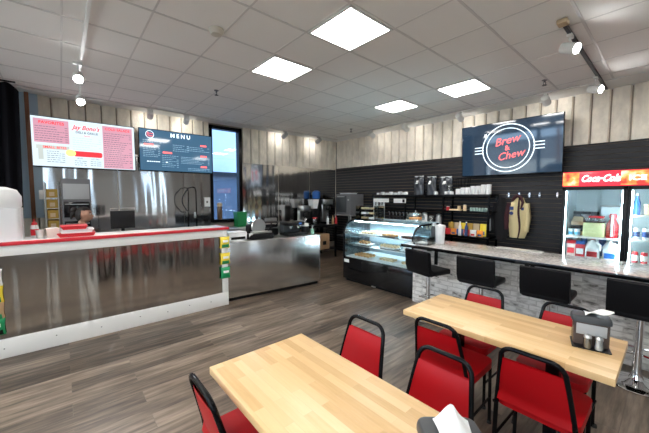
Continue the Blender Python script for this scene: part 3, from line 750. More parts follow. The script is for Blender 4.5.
MB().box(-.07, .07, -.15, .15, 0, .14, .01).build('box_body', white_plastic_m, e); MB().box(.0705, .072, -.1, .1, .03, .1).build('print', grey_light_m, e)
for i, (x, y, m_, lab) in enumerate([(-6.05, 5.35, white_plastic_m, 'white bottle on the coffee table'), (-6.03, 5.52, card_m, 'brown syrup bottle on the coffee table'), (-6.00, 5.61, red_m, 'red bottle on the coffee table')]):
    e = empty('syrup_bottle', (x, y, .90), 0, lab, 'bottle')
    MB().lathe([(.03, 0), (.033, .02), (.033, .14), (.012, .19), (.012, .23)]).build('bottle_body', m_, e); MB().lathe([(.016, .23), (.016, .255)]).build('cap', black_plastic_m, e)

# grey cabinet oven on a stainless stand (corner)
e = empty('countertop_oven', (-5.83, 5.98, .98), 0, 'grey countertop oven on a steel frame stand in the corner', 'oven')
MB().box(-.30, .26, -.26, .26, .18, .73, .012).build('body', grey_m, e)
MB().box(-.27, .12, -.268, -.26, .24, .68, .004).build('door', dark_grey_m, e); MB().tube([(-.2, -.275, .66), (-.2, -.30, .66), (.05, -.30, .66), (.05, -.275, .66)], .008, 6).build('handle', steel_flat_m, e)
MB().lathe([(.02, 0), (.018, .02)], mat=T(.19, -.26, .58) @ Matrix.Rotation(PI/2, 4, 'X')).build('dial', steel_flat_m, e)
e = empty('steel_stand', (-5.83, 5.98, 0), 0, 'steel frame stand carrying the grey oven', 'stand')
MB().box(-.33, .29, -.28, .28, 1.12, 1.15, .004).build('top_shelf', steel_flat_m, e); MB().box(-.31, .27, -.26, .26, .55, .58, .004).build('lower_shelf', dark_grey_m, e)
for x in (-.31, .27):
    for y in (-.26, .26): MB().tube([(x, y, 0), (x, y, 1.13)], .018, 8).build('leg', steel_flat_m, e)
bpy.data.objects['countertop_oven'].location.z = .97
e = empty('white_tray', (-5.9, 5.98, 1.70), 0, 'white shallow tray on top of the grey oven', 'tray')
MB().box(-.18, .18, -.15, .15, 0, .03, .01).build('tray_body', white_plastic_m, e); MB().box(-.2, .2, -.17, .17, .03, .036, .002).build('rim', white_plastic_m, e)

# ================================================================== PASTRY CASE
x0, x1, yf, yb = -4.23, -2.67, 4.15, 4.98
e = empty('pastry_case', ((x0+x1)/2, yf, 0), 0, 'black pastry display case with curved glass and lit shelves', 'display case')
hw = (x1-x0)/2; dp = yb-yf
MB().box(-hw, hw, 0.0, dp, .05, .47, .006).build('base_cabinet', black_gloss_m, e)
MB().box(-hw+.04, hw-.04, .05, dp-.05, 0, .05).build('plinth', black_plastic_m, e, smooth=False)
MB().box(-hw+.03, -hw+.16, -.004, -.0005, .37, .43).build('maker_label', paper_m, e, smooth=False)
MB().box(-.045, .045, -.02, 0, .03, .045).build('foot_latch', steel_flat_m, e, smooth=False)
def prof(n=12):
    out = [(.012, .47), (.012, .90)]
    for k in range(n+1):
        a = PI-k*PI/2/n; out.append((.262+.25*math.cos(a), .92+.25*math.sin(a)))
    return out
pf = prof()
gl = MB().grid(lambda u, v: Vector((-hw+.02+u*(2*hw-.04), *(lambda q: (q[0], q[1]))(pf[min(len(pf)-1, int(round(v*(len(pf)-1))))]))), 1, len(pf)-1)
gl.build('curved_glass', case_glass_m, e)
for s_ in (-1, 1):
    arc = [(s_*(hw-.012), q[0], q[1]) for q in pf]+[(s_*(hw-.012), dp-.05, 1.17)]
    MB().tube(arc, .017, 8).build('side_frame', black_metal_m, e)
    MB().prism([(q[0]+.01, q[1]) for q in pf]+[(dp-.03, 1.165), (dp-.03, .47)], s_*(hw-.008)-.003, s_*(hw-.008)+.003, 'x').build('side_glass', case_glass_m, e, smooth=False)
MB().box(-hw, hw, .26, dp-.02, 1.16, 1.185, .004).build('top_glass_shelf', case_glass_m, e)
MB().box(-hw, hw, dp-.04, dp, .47, 1.19, .004).build('back_panel', M('case_back_panel', (.35, .45, .5), .3), e)
MB().box(-hw+.03, hw-.03, .05, dp-.05, .47, .485).build('deck', white_plastic_m, e, smooth=False)
for z, dd in ((.70, .10), (.90, .14)):
    MB().box(-hw+.03, hw-.03, dd, dp-.06, z, z+.008).build('glass_shelf', case_glass_m, e, smooth=False)
    MB().box(-hw+.03, hw-.03, dd-.004, dd+.006, z-.003, z+.012).build('price_rail', steel_flat_m, e, smooth=False)
MB().box(-hw+.03, hw-.03, .30, .31, 1.145, 1.155).build('light_bar', tube_m, e, smooth=False)
MB().box(-hw+.03, hw-.03, dp-.08, dp-.06, .86, .88).build('light_bar', tube_m, e, smooth=False)
# pastries
def pastry_tray(x, y, z, kind, lab, n=(4, 2)):
    e = empty('pastry_tray', (x, y, z), 0, lab, 'tray')
    MB().box(-.16, .16, -.12, .12, 0, .012, .004).build('plate', {'d': black_plastic_m}.get(kind, white_plastic_m), e)
    return e
kinds = [('pale_pastry', pale_pastry_m), ('pastry', pastry_m), ('brownie', choc_m)]
def pastries(cx, cy, z, kind, mat, rows, lab, sz=.045, box=False):
    g = MB()
    first = None
    k = 0
    for i in range(rows[0]):
        for j in range(rows[1]):
            x = cx+(i-(rows[0]-1)/2)*sz*1.9; y = cy+(j-(rows[1]-1)/2)*sz*2.0
            if first is None:
                if box: first = MB().box(-sz*.8, sz*.8, -sz*.8, sz*.8, 0, sz, .008).build(kind, mat)
                else: first = MB().lathe([(sz*.55, 0), (sz*.85, sz*.35), (sz*.8, sz*.8), (sz*.4, sz*1.15), (sz*.1, sz*1.2)], seg=12).build(kind, mat)
                tag(first, lab, 'pastry', lab[:60]); first.location = (x, y, z)
            else:
                c = first.copy(); COL.objects.link(c); c.location = (x, y, z); c.rotation_euler = (0, 0, random.uniform(0, 3) if not box else 0)
specs = [(-3.85, .912, 'bagel', pale_pastry_m, (4, 2), 'pale roll on the left tray of the top case shelf', False), (-3.35, .912, 'danish', pastry_m, (4, 2), 'golden danish on the middle tray of the top case shelf', False),
         (-2.92, .912, 'brownie', choc_m, (4, 2), 'dark brownie on the right tray of the top case shelf', True),
         (-3.95, .712, 'muffin', pastry_m, (3, 2), 'brown muffin at left of the middle case shelf', False), (-3.35, .712, 'roll', pale_pastry_m, (5, 2), 'pale roll in the centre of the middle case shelf', False),
         (-2.9, .712, 'cake_slice', cup_m, (4, 1), 'pink and white cake slice at right of the middle case shelf', True),
         (-3.85, .490, 'croissant', pastry_m, (5, 3), 'golden croissant on the left tray of the bottom case shelf', False), (-3.30, .490, 'sandwich', pale_pastry_m, (4, 2), 'pale sandwich in the centre of the bottom case shelf', True),
         (-2.88, .490, 'scone', pale_pastry_m, (3, 2), 'pale scone at right of the bottom case shelf', False)]
for i, (x, z, kd, mt, rw, lab, bx) in enumerate(specs):
    y = 4.47 if z > .6 else 4.36
    t = pastry_tray(x, y, z, 'd' if kd == 'danish' else 'w', ('black' if kd == 'danish' else 'white') + (' upper' if z > .8 else ' middle' if z > .6 else ' lower') + ' tray under the '+lab.split(' on the')[0].split(' at ')[0].split(' in the')[0]+'s of the pastry case')
    pastries(x, y, z+.0125, kd, mt, rw, lab, .040, bx)

# on top of the case
CT = 1.186
e = empty('acrylic_stand', (-3.96, 4.62, CT), 0, 'three-tier clear acrylic display on top of the pastry case', 'display stand')
for k in range(3): MB().box(-.24, .24, -.15, .15, .01+k*.095, .016+k*.095).build('tier', acrylic_m, e, smooth=False)
for x in (-.238, .238): MB().box(x-.002, x+.002, -.15, .15, 0, .27).build('side_panel', acrylic_m, e, smooth=False)
MB().box(-.24, .24, -.15, .15, .268, .274).build('lid', tan_m if False else acrylic_m, e, smooth=False)
for k in range(3):
    for i in range(2):
        o = MB().box(-4.13+i*.2, -4.0+i*.2, 4.55, 4.65, CT+.017+k*.095, CT+.05+k*.095, .006).build('wrapped_snack', [tan_m, white_plastic_m, pale_pastry_m][(k+i) % 3]); tag(o, '%s wrapped snack on the %s tier of the acrylic display, %s' % (['tan', 'white', 'pale'][(k+i) % 3], ['lowest', 'middle', 'top'][k], ['left', 'right'][i]), 'snack', 'snacks in the acrylic display')
e = empty('cake_stand', (-2.93, 4.62, CT), 0, 'cake stand with glass dome on top of the case', 'cake stand')
MB().lathe([(.07, 0), (.02, .012), (.015, .04), (.16, .052), (.165, .062), (.15, .060)]).build('stand', steel_flat_m, e)
MB().lathe([(.15, .064), (.15, .13), (.10, .175), (.02, .185), (.012, .21), (.01, .215)], seg=28).build('dome', case_glass_m, e)
pastries(-2.93, 4.62, CT+.064, 'muffin', M('orange_muffin', (.75, .32, .10), .6), (3, 3), 'orange muffin under the glass dome', .030)

# ================================================================== WALL SHELVING (slat wall)
e = empty('wall_shelf_rack', (-3.55, 6.04, 0), 0, 'long black shelving unit against the slatted wall', 'shelf')
RL, RR = -1.38, 1.36
MB().box(RL, RR, -.20, .22, 1.63, 1.68, .004).build('shelf_board', black_metal_m, e)
MB().box(RL, RR, -.16, .22, 1.34, 1.36, .004).build('shelf_board', black_metal_m, e)
MB().box(RL, RR, -.22, .22, .86, .89, .004).build('shelf_board', black_metal_m, e)
MB().box(RL, RR, -.22, .22, .40, .43, .004).build('shelf_board', black_metal_m, e)
for x in (RL+.02, RL+.95, RL+1.85, RR-.02):
    for y in (-.19, .2): MB().box(x-.015, x+.015, y-.015, y+.015, 0, 1.65).build('post', black_metal_m, e, smooth=False)
RZ = 1.681
# white cup sleeves along the top shelf
def lid_stack(p, lab, h=.07, r=.05, grp=None, m_=None):
    e = empty('cup_lid_stack', p, 0, lab, 'cup lids', grp)
    pr = []
    n = max(2, int(h/.018))
    for k in range(n): pr += [(r, k*h/n), (r*1.05, (k+.3)*h/n), (r, (k+.6)*h/n)]
    MB().lathe(pr+[(r*.8, h)], seg=14).build('lids', m_ or white_plastic_m, e)
    return e
for k in range(7):
    lid_stack((-4.82+k*.125, 5.95, RZ), 'small stack of white lids, %s from the left end of the top shelf' % ['first', 'second', 'third', 'fourth', 'fifth', 'sixth', 'seventh'][k], .05+.02*((k*3) % 2), .05, 'white lid stacks at the left of the top shelf')
for k in range(7):
    a = -2.83+k*.095
    lid_stack((a, 5.95, RZ), 'stack of white cups at right end of the top shelf, %s of the row' % ['first', 'second', 'third', 'fourth', 'fifth', 'sixth', 'last'][k], .11+.012*k+(.01 if k % 2 else 0), .045, 'white cup stacks at the right of the top shelf')
for k in range(4):
    lid_stack((-3.97+[0, .72, .95, 1.05][k], 5.86, RZ), 'short white cup near the bulk bags, %s' % ['left of them', 'right of them', 'before the clear jar', 'beside the clear jar'][k], .06, .04)
# silver grey bulk coffee bags
def bulk_bag(x, y, w, h, lab, rz=0):
    e = empty('coffee_bag', (x, y, RZ), rz, lab, 'bag', 'dark coffee bags on the top shelf')
    def f(u, v, s_):
        tw = w*(1-.15*v**2); d = .10*(1-v)**.5*math.sin(PI*min(1, u*.98+.01))**.5+.012
        return Vector(((u-.5)*tw+.012*math.sin(9*v), s_*d*.9+.01*math.sin(u*12+v*5), v*h))
    mb = MB().grid(lambda u, v: f(u, v, -1), 12, 12); mb.grid(lambda u, v: f(u, v, 1), 12, 12)
    mb.build('foil_bag', M('charcoal_foil', (.05, .055, .065), .22, .4), e)
    MB().grid(lambda u, v: f(.33+.25*u, .58+.18*v, -1)+Vector((0, -.003, 0)), 4, 4).build('label_patch', paper_m, e)
    MB().box(-w*.42, w*.42, -.02, .02, h-.03, h+.01, .006).build('clip_seal', grey_light_m, e)
bulk_bag(-3.72, 5.98, .26, .40, 'dark grey coffee bag with white label, leftmost of three')
bulk_bag(-3.43, 6.00, .24, .38, 'dark grey coffee bag with white label, middle of three')
bulk_bag(-3.12, 6.02, .28, .36, 'dark grey coffee bag with white label, rightmost of three', .1)
e = empty('wire_basket', (-2.82, 6.13, RZ), 0, 'round black wire basket behind the coffee bags', 'basket')
for z, r in ((0.02, .10), (.18, .13), (.32, .15)): MB().tube([(r*math.cos(2*PI*k/24), r*.5*math.sin(2*PI*k/24), z) for k in range(24)], .006, 6, True).build('hoop', black_metal_m, e)
mb = MB()
for k in range(12): c, s_ = math.cos(2*PI*k/12), math.sin(2*PI*k/12); mb.tube([(.1*c, .05*s_, .02), (.13*c, .065*s_, .18), (.15*c, .075*s_, .32)], .004, 5)
mb.build('wires', black_metal_m, e)
e = empty('clear_jar', (-2.98, 5.90, RZ), 0, 'clear glass jar standing before the cup stacks', 'jar')
MB().lathe([(.05, 0), (.055, .01), (.055, .15), (.04, .17)]).build('jar_body', bottle_clear_m, e); MB().lathe([(.045, .17), (.05, .19), (.02, .2)]).build('lid', steel_flat_m, e)
# white price cards under the shelf
for k, (a, b, z0_, z1_) in enumerate([(-4.88, -4.42, 1.50, 1.59), (-4.28, -3.95, 1.49, 1.59)]):
    o = MB().box(a, b, 5.825, 5.832, z0_, z1_).build('menu_card', paper_m, smooth=False); tag(o, ['long white card hung under the top shelf, left one', 'white card with black patch under the top shelf'][k], 'sign')
    if k: MB().box(b-.09, b-.03, 5.822, 5.8249, z0_+.015, z1_-.015).build('black_patch', black_plastic_m, o, smooth=False)
# upright steel tubes (cup dispensers) at left
for k in range(4):
    e = empty('cup_dispenser', (-4.88+[0, .09, .20, .29][k], 5.86, .89), 0, 'tall clear tube cup dispenser, %s of four' % ['leftmost', 'second', 'third', 'rightmost'][k], 'cup dispenser', 'tube cup dispensers')
    MB().lathe([(.032, 0), (.032, .72)], seg=14).build('tube', acrylic_m, e)
    MB().lathe([(.024, 0), (.027, .66)], seg=12).build('cups', white_plastic_m, e)
# syrup pump bottles on lower shelf behind the case
for k in range(7):
    e = empty('syrup_bottle', (-4.48+k*.098, 5.95, .89), 0, 'dark syrup pump bottle behind the pastry case, %s in its row' % ['first', 'second', 'third', 'fourth', 'fifth', 'sixth', 'seventh'][k], 'bottle', 'dark syrup pump bottles on the shelf')
    MB().lathe([(.036, 0), (.038, .02), (.038, .20), (.014, .27), (.014, .31)], seg=14).build('glass_body', M('syrup_glass', (.03, .03, .035), .1), e) if k == 0 else None
    if k == 0:
        sy_b = children(e)[0]
        sy_l = MB().lathe([(.0385, .06), (.0385, .15)], seg=14, cap=False).build('label_band', grey_light_m, e)
        sy_p = MB().tube([(0, 0, .31), (0, 0, .38), (0, -.05, .385)], .007, 6).build('pump', grey_light_m, e)
    else:
        for q in (sy_b, sy_l, sy_p): c = q.copy(); COL.objects.link(c); c.parent = e
# middle shelf things
def jar(x, y, z, r, h, body, lidm, lab, cat='jar', name='storage_jar'):
    e = empty(name, (x, y, z), 0, lab, cat)
    MB().lathe([(r*.95, 0), (r, .01), (r, h*.85), (r*.8, h*.93)], seg=14).build('jar_body', body, e)
    MB().lathe([(r*.88, h*.93), (r*.9, h), (r*.3, h*1.03)], seg=14).build('lid', lidm, e)
jar(-3.02, 5.93, 1.361, .035, .08, red_m, white_plastic_m, 'small red and white tub on the middle shelf')
e = empty('wooden_scoop', (-2.86, 5.93, 1.361), 0, 'pale wooden tray on the middle shelf', 'tray')
MB().box(-.11, .11, -.06, .06, 0, .03, .01).build('tray_body', pale_pastry_m, e); MB().box(.05, .09, -.04, .04, .03, .09, .008).build('handle', pale_pastry_m, e)
jar(-2.68, 5.93, 1.361, .03, .12, pale_pastry_m, steel_flat_m, 'short tan shaker on the middle shelf')
for k in range(7):
    jar(-2.56+k*.052, 5.94, 1.361, .024, .07, M('pale_teal_glass', (.30, .42, .38), .2) if k == 0 else bpy.data.materials['pale_teal_glass'], grey_light_m, 'pale green glass on the middle shelf, %s in the row' % ['first', 'second', 'third', 'fourth', 'fifth', 'sixth', 'last'][k], 'glass', 'drinking_glass')
for k, (x, h, mm, lb) in enumerate([(-3.72, .22, bottle_clear_m, 'clear bottle left on the lower shelf, by the dome'), (-3.52, .26, white_plastic_m, 'white bottle on the lower shelf'), (-3.36, .20, bottle_clear_m, 'clear canister on the lower shelf'), (-3.2, .24, grey_light_m, 'grey canister on the lower shelf')]):
    jar(x, 5.90, .89, .055, h+.14, mm, steel_flat_m, lb, 'canister')
e = empty('blender', (-3.02+.02-.14, 5.6-.45, .94), 0, None, None); bpy.data.objects.remove(e)
# snack bags in a wire display at right of the shelf
for i in range(2):
    for k in range(6):
        cols = [yellow_m, orange_m, gold_m, red_m, blue_m, white_plastic_m]
        m_ = ([gold_m, tan_m, yellow_m][k % 3] if i else [red_m, orange_m, blue_m, red_m, white_plastic_m, orange_m][k]) 
        x = -2.98+k*.125; z = .891 if not i else .891
        y = 5.86 if not i else 6.0
        h = .12 if not i else .23
        e = empty('snack_bag', (x, y, z), 0, '%s snack bag in the %s row of the wall shelf, %s from left' % ({'yellow_foil': 'yellow', 'orange_print': 'orange', 'golden_card': 'golden', 'tan_plastic': 'tan', 'red_plastic': 'red', 'blue_plastic': 'blue', 'white_plastic': 'white'}[m_.name], ['front', 'back'][i], ['first', 'second', 'third', 'fourth', 'fifth', 'sixth'][k]), 'snack bag', 'snack bags on the wall shelf')
        def f(u, v, s_, h=h): return Vector(((u-.5)*.115, s_*.028*math.sin(PI*u)*(1-v)**.4, v*h))
        mb = MB().grid(lambda u, v: f(u, v, -1), 6, 6); mb.grid(lambda u, v: f(u, v, 1), 6, 6); mb.build('bag', m_, e)
        MB().grid(lambda u, v: f(.2+.6*u, .1+.3*v, -1)+Vector((0, -.002, 0)), 4, 3).build('print', [red_m, navy_m, blue_m, paper_m][(k+i) % 4], e)
for k, (x, m_, lb) in enumerate([(-2.70, white_plastic_m, 'white bottle in front of the snack bags'), (-2.58, navy_m, 'dark blue bottle in front of the snack bags')]):
    e = empty('drink_bottle', (x, 5.855-.1+.04, .891), 0, lb, 'bottle')
    MB().lathe([(.026, 0), (.028, .02), (.028, .17), (.012, .22), (.012, .25)], seg=14).build('bottle_body', m_, e); MB().lathe([(.014, .25), (.014, .27)], seg=12).build('cap', white_plastic_m, e)
# thing hung on the wall right of the shelf
e = empty('scoop', (-2.30, 6.2, 1.12), 0, 'grey metal scoop hung on the slatted wall right of shelf', 'scoop')
MB().prism(round_rect(-.035, .035, -.14, .10, .02), -.012, .012, 'y').build('blade', grey_light_m, e); MB().tube([(0, 0, .1), (0, .05, .15)], .006, 6).build('hook', steel_flat_m, e); e.rotation_euler = (0, math.radians(14), 0)
# jacket and hooks
for k, x in enumerate([-2.03, -1.86, -1.70, -1.55, -1.30]):
    e = empty('slatwall_hook', (x, 6.27, 1.66), 0, 'small metal hook on the slatted wall, %s of five from the left' % ['first', 'second', 'third', 'fourth', 'fifth'][k], 'hook', 'hooks on the slatted wall')
    MB().box(-.012, .012, -.004, .004, -.03, .05).build('plate', chrome_m, e, smooth=False); MB().tube([(0, -.004, 0), (0, -.08, 0), (0, -.085, .03)], .004, 6).build('prong', chrome_m, e)
e = empty('jacket', (-1.84, 6.18, 1.64), 0, 'cream jacket with black collar and stripe hung on slatted wall', 'jacket')
def jk(u, v, s_):      # v 0 bottom..1 top
    w_ = .12+.05*math.sin(PI*min(1, v*1.05))-.05*max(0, v-.8)/.2
    return Vector(((u-.5)*2*w_+.015*math.sin(v*7), s_*.045*math.sin(PI*u)**.6+.008*math.sin(u*16+v*3), -.74+v*.72))
mb = MB().grid(lambda u, v: jk(u, v, -1), 18, 20); mb.grid(lambda u, v: jk(u, v, 1), 18, 20); mb.build('body', cream_jacket_m, e)
MB().grid(lambda u, v: jk(.56+.10*u, v, -1)+Vector((0, -.006, 0)), 3, 16).build('front_stripe', maroon_m, e)
MB().tube([(-.09, -.03, -.08), (-.05, -.055, -.02), (.0, -.05, .02), (.05, -.055, -.02), (.08, -.04, -.10), (.055, -.06, -.22)], [.02, .028, .03, .028, .024, .012], 10).build('collar', maroon_m, e)
MB().tube([(-.14, -.01, -.12), (-.175, -.02, -.36), (-.17, -.03, -.60)], [.04, .045, .032], 10).build('sleeve', maroon_m, e)
MB().tube([(.14, -.01, -.12), (.165, -.02, -.36), (.155, -.03, -.62)], [.04, .045, .032], 10).build('sleeve', cream_jacket_m, e)
MB().lathe([(.032, 0), (.032, .004)], mat=T(-.09, -.052, -.30) @ Matrix.Rotation(PI/2, 4, 'X')).build('patch', navy_m, e); MB().box(-.12, -.06, -.056, -.048, -.24, -.18).build('patch', navy_m, e); MB().box(.06, .10, -.052, -.044, -.24, -.19).build('patch', navy_m, e)
e = empty('dark_jacket', (-2.13, 6.22, 1.64), 0, 'black jacket hanging left of the cream jacket', 'jacket')
mb = MB().grid(lambda u, v: jk(u, v, -1), 14, 14); mb.grid(lambda u, v: jk(u, v, 1), 14, 14); mb.build('body', shirt_m, e, xf=Matrix.Diagonal((.8, .8, 1.1, 1)))
MB().tube([(-.10, -.01, -.12), (-.13, -.02, -.36), (-.12, -.03, -.66)], [.035, .04, .03], 10).build('sleeve', shirt_m, e)

# ================================================================== SNACK BAR
BX0, BX1 = -2.64, 1.6
e = empty('snack_bar', (0, 4.12, 0), 0, 'long bar with whitewashed brick front and granite top', 'bar counter')
MB().box(BX0, BX1, 0, .16, 0, .90).build('brick_front', brick_m, e, smooth=False)
MB().box(BX0-.02, BX1, -.29, .50, .90, .938, .004).build('granite_top', granite_m, e)
MB().box(BX0-.024, BX1, -.302, -.289, .897, .940, .004).build('black_edge', black_gloss_m, e)
for x in (-2.25, -1.05, .15, 1.3):
    MB().prism([(0, .897), (-.24, .897), (-.24, .875), (-.03, .86), (-.03, .65), (0, .65)], x-.02, x+.02, 'x').build('bracket', black_metal_m, e, smooth=False)
MB().box(BX0, BX1, .165, .5, .40, .44).box(BX0+.02, BX0+.05, .165, .5, 0, .40).box(BX1-.05, BX1, .165, .5, 0, .40).build('rear_shelf', grey_m, e, smooth=False)
BZ = .9385
e = empty('acrylic_holder', (-2.42, 4.05, BZ), 0, 'clear acrylic box at left end of the bar', 'acrylic box')
MB().box(-.12, .12, -.10, -.096, 0, .11).box(-.12, .12, .096, .10, 0, .11).box(-.12, -.116, -.1, .1, 0, .11).box(.116, .12, -.1, .1, 0, .11).box(-.12, .12, -.1, .1, 0, .004).build('walls', acrylic_m, e, smooth=False)
MB().box(-.10, .10, -.08, .08, .005, .02).build('napkins', paper_m, e, smooth=False)
e = empty('white_pitcher', (-2.30, 4.30, BZ), 2.2, 'tall white plastic pitcher on the bar', 'pitcher')
MB().lathe([(.056, 0), (.062, .01), (.070, .22), (.076, .25), (.076, .262), (.066, .262)], seg=24).build('pitcher_body', white_plastic_m, e)
MB().tube([(.068, 0, .22), (.10, 0, .215), (.105, 0, .10), (.06, 0, .06)], .008, 8).build('handle', white_plastic_m, e); MB().lathe([(.073, .262), (.068, .275), (.03, .282)]).build('lid', white_plastic_m, e)
for k, (x, y, lb) in enumerate([(-2.16, 4.36, 'black thermos right of the white pitcher on the bar'), ]):
    e = empty('thermos', (x-.32, y+.08, BZ), 0, 'dark thermos left of the white pitcher on the bar', 'thermos')
    MB().lathe([(.045, 0), (.05, .02), (.05, .20), (.035, .24)]).build('body', dark_grey_m, e); MB().lathe([(.036, .24), (.03, .28)]).build('cap', steel_flat_m, e)
o = MB().prism(round_rect(-1.60, -1.06, 4.47, 4.63, .05), BZ, BZ+.008, 'z').build('serving_tray', M('pale_marble', (.62, .61, .60), .12, var=(12, .1, (1, 1, 1))), smooth=False); tag(o, 'low pale marbled slab lying on the bar behind second stool', 'serving board')

# bar stools
def make_stool(lab):
    e = empty('bar_stool', (0, 0, 0), 0, lab, 'bar stool', 'black bar stools along the snack bar')
    MB().box(-.20, .20, -.20, .20, .62, .69, .025, seg=3).build('seat', black_vinyl_m, e)
    MB().prism([(-.16, .625), (-.19, .64), (-.22, .72), (-.235, .93), (-.215, .945), (-.185, .93), (-.165, .72), (-.13, .69), (-.13, .63)], -.205, .205, 'x').build('backrest', black_vinyl_m, e)
    MB().lathe([(.20, 0), (.205, .006), (.19, .018), (.12, .03), (.05, .05), (.034, .09), (.03, .16), (.03, .30), (.028, .30), (.028, .60)], seg=28).build('pedestal', chrome_m, e)
    MB().tube([(.028*math.cos(a), .05+.0*a, .26) for a in (0,)]+[(-.13, .02, .26)], .009, 8).build('footrest_arm', chrome_m, e)
    MB().tube([(-.14+.0, -.02, .26), (-.16, .10, .26), (-.09, .19, .26), (.09, .19, .26), (.16, .10, .26), (.14, -.02, .26), (.02, .02, .26), (-.02, .02, .26)], .010, 8, True).build('footrest', chrome_m, e)
    MB().tube([(.03, 0, .60), (.16, .02, .59)], .006, 6).build('height_lever', chrome_m, e)
    return e
st = make_stool('black bar stool in front of the right cooler door, chrome base visible')
st.location = (-.15, 3.76, 0)
dup(st, (-.81, 3.76, 0), 0, 'black bar stool below the left cooler door, third from the pastry case')
dup(st, (-1.47, 3.76, 0), 0, 'black bar stool second from the pastry case')
dup(st, (-2.13, 3.70, 0), math.radians(-14), 'black bar stool nearest the pastry case, turned slightly')

# ================================================================== DRINKS COOLER
FX0, FX1, FYF, FYB = -1.085, .33, 5.50, 6.24
e = empty('drinks_cooler', (0, FYF, 0), 0, 'two-door glass drinks cooler with red lit header sign', 'drinks cooler')
dep = FYB-FYF
MB().box(FX0, FX0+.04, .03, dep, 0, 2.0).box(FX1-.04, FX1, .03, dep, 0, 2.0).box(FX0, FX1, .03, dep, 1.76, 2.0).box(FX0, FX1, .03, dep, 0, .22).build('cabinet', black_plastic_m, e, smooth=False)
MB().box(FX0+.04, FX1-.04, dep-.04, dep-.01, .22, 1.76).build('liner_back', M('pale_blue_liner', (.66, .78, .82), .4), e, smooth=False)
MB().box(FX0+.04, FX0+.05, .05, dep-.04, .22, 1.76).box(FX1-.05, FX1-.04, .05, dep-.04, .22, 1.76).box(FX0+.05, FX1-.05, .05, dep-.04, .22, .24).build('liner_sides', bpy.data.materials['pale_blue_liner'], e, smooth=False)
MB().box(FX0+.04, FX1-.04, .05, .052+.0, 1.74, 1.76).build('top_lip', white_plastic_m, e, smooth=False)
# header sign
hd = MB().box(FX0, FX1, -.012, .03, 1.785, 1.985, .004).build('header_sign', sign_red_m, e)
# fiery orange splash ends
om = bpy.data.materials.new('orange_splash_print'); om.use_nodes = True; nt = om.node_tree; b = nt.nodes['Principled BSDF']
n_ = nt.nodes.new('ShaderNodeTexNoise'); n_.inputs['Scale'].default_value = 9; n_.inputs['Detail'].default_value = 4
c_ = nt.nodes.new('ShaderNodeValToRGB'); c_.color_ramp.elements[0].position = .35; c_.color_ramp.elements[0].color = (.65, .03, .02, 1); c_.color_ramp.elements[1].position = .72; c_.color_ramp.elements[1].color = (1, .75, .55, 1)
q_ = c_.color_ramp.elements.new(.52); q_.color = (.95, .30, .06, 1)
t_ = nt.nodes.new('ShaderNodeTexCoord'); nt.links.new(t_.outputs['Object'], n_.inputs['Vector']); nt.links.new(n_.outputs['Fac'], c_.inputs['Fac'])
nt.links.new(c_.outputs['Color'], b.inputs['Emission Color']); nt.links.new(c_.outputs['Color'], b.inputs['Base Color']); b.inputs['Emission Strength'].default_value = .65
MB().box(FX0+.005, -.90, -.014, -.0122, 1.795, 1.975).build('splash_print', om, hd, smooth=False); MB().box(-.48, FX1-.01, -.014, -.0122, 1.795, 1.975).build('splash_print', om, hd, smooth=False)
H_ = lambda x, z: Matrix.Translation((x, -.0165, z)) @ Matrix.Rotation(PI/2, 4, 'X')
text('sign_lettering', 'Coca‑Cola', .125, sign_text_m, hd, H_(-.685, 1.885), shear=.4, bold=.005, sx=.72)
text('sign_lettering', 'ICE COLD', .088, sign_text_m, hd, H_(-.16, 1.88), bold=.003, sx=1.25)
FD = (FX0+FX1)/2
# doors
for (a, b_) in ((FX0, -.405), (-.40, FX1)):
    fr = MB().box(a, a+.028, 0, .03, .20, 1.775, .003).box(b_-.045, b_, 0, .03, .20, 1.775, .003).box(a, b_, 0, .03, 1.735, 1.78, .003).box(a, b_, 0, .03, .18, .24, .003)
    d = fr.build('door', black_plastic_m, e)
    MB().box(a+.028, b_-.045, .010, .016, .24, 1.735).build('glass_pane', glass_m, d, smooth=False)
    MB().box(b_-.035, b_-.02, -.03, -.0, .9, 1.2, .004).build('handle', black_plastic_m, d) if a < -.5 else MB().box(a+.02, a+.035, -.03, 0, .9, 1.2, .004).build('handle', black_plastic_m, d)
    MB().box(a+.030, a+.041, .034, .048, .26, 1.72).build('light_strip', tube_m, e, smooth=False)
    MB().box(b_-.056, b_-.045, .034, .048, .26, 1.72).build('light_strip', tube_m, e, smooth=False)
MB().box(-.44, -.375, .031, .08, .2, 1.76).build('mullion', black_plastic_m, e, smooth=False)
SHL = [.40, .77, 1.075]; SHR = [.48, .78, 1.09, 1.40]
for z in SHL: MB().box(FX0+.06, -.405, .07, dep-.05, z-.012, z, .001).box(FX0+.06, -.405, .062, .07, z-.02, z+.006).build('cooler_shelf', white_metal_m, e, smooth=False)
for z in SHR: MB().box(-.355, FX1-.06, .07, dep-.05, z-.012, z, .001).box(-.355, FX1-.06, .062, .07, z-.02, z+.006).build('cooler_shelf', white_metal_m, e, smooth=False)
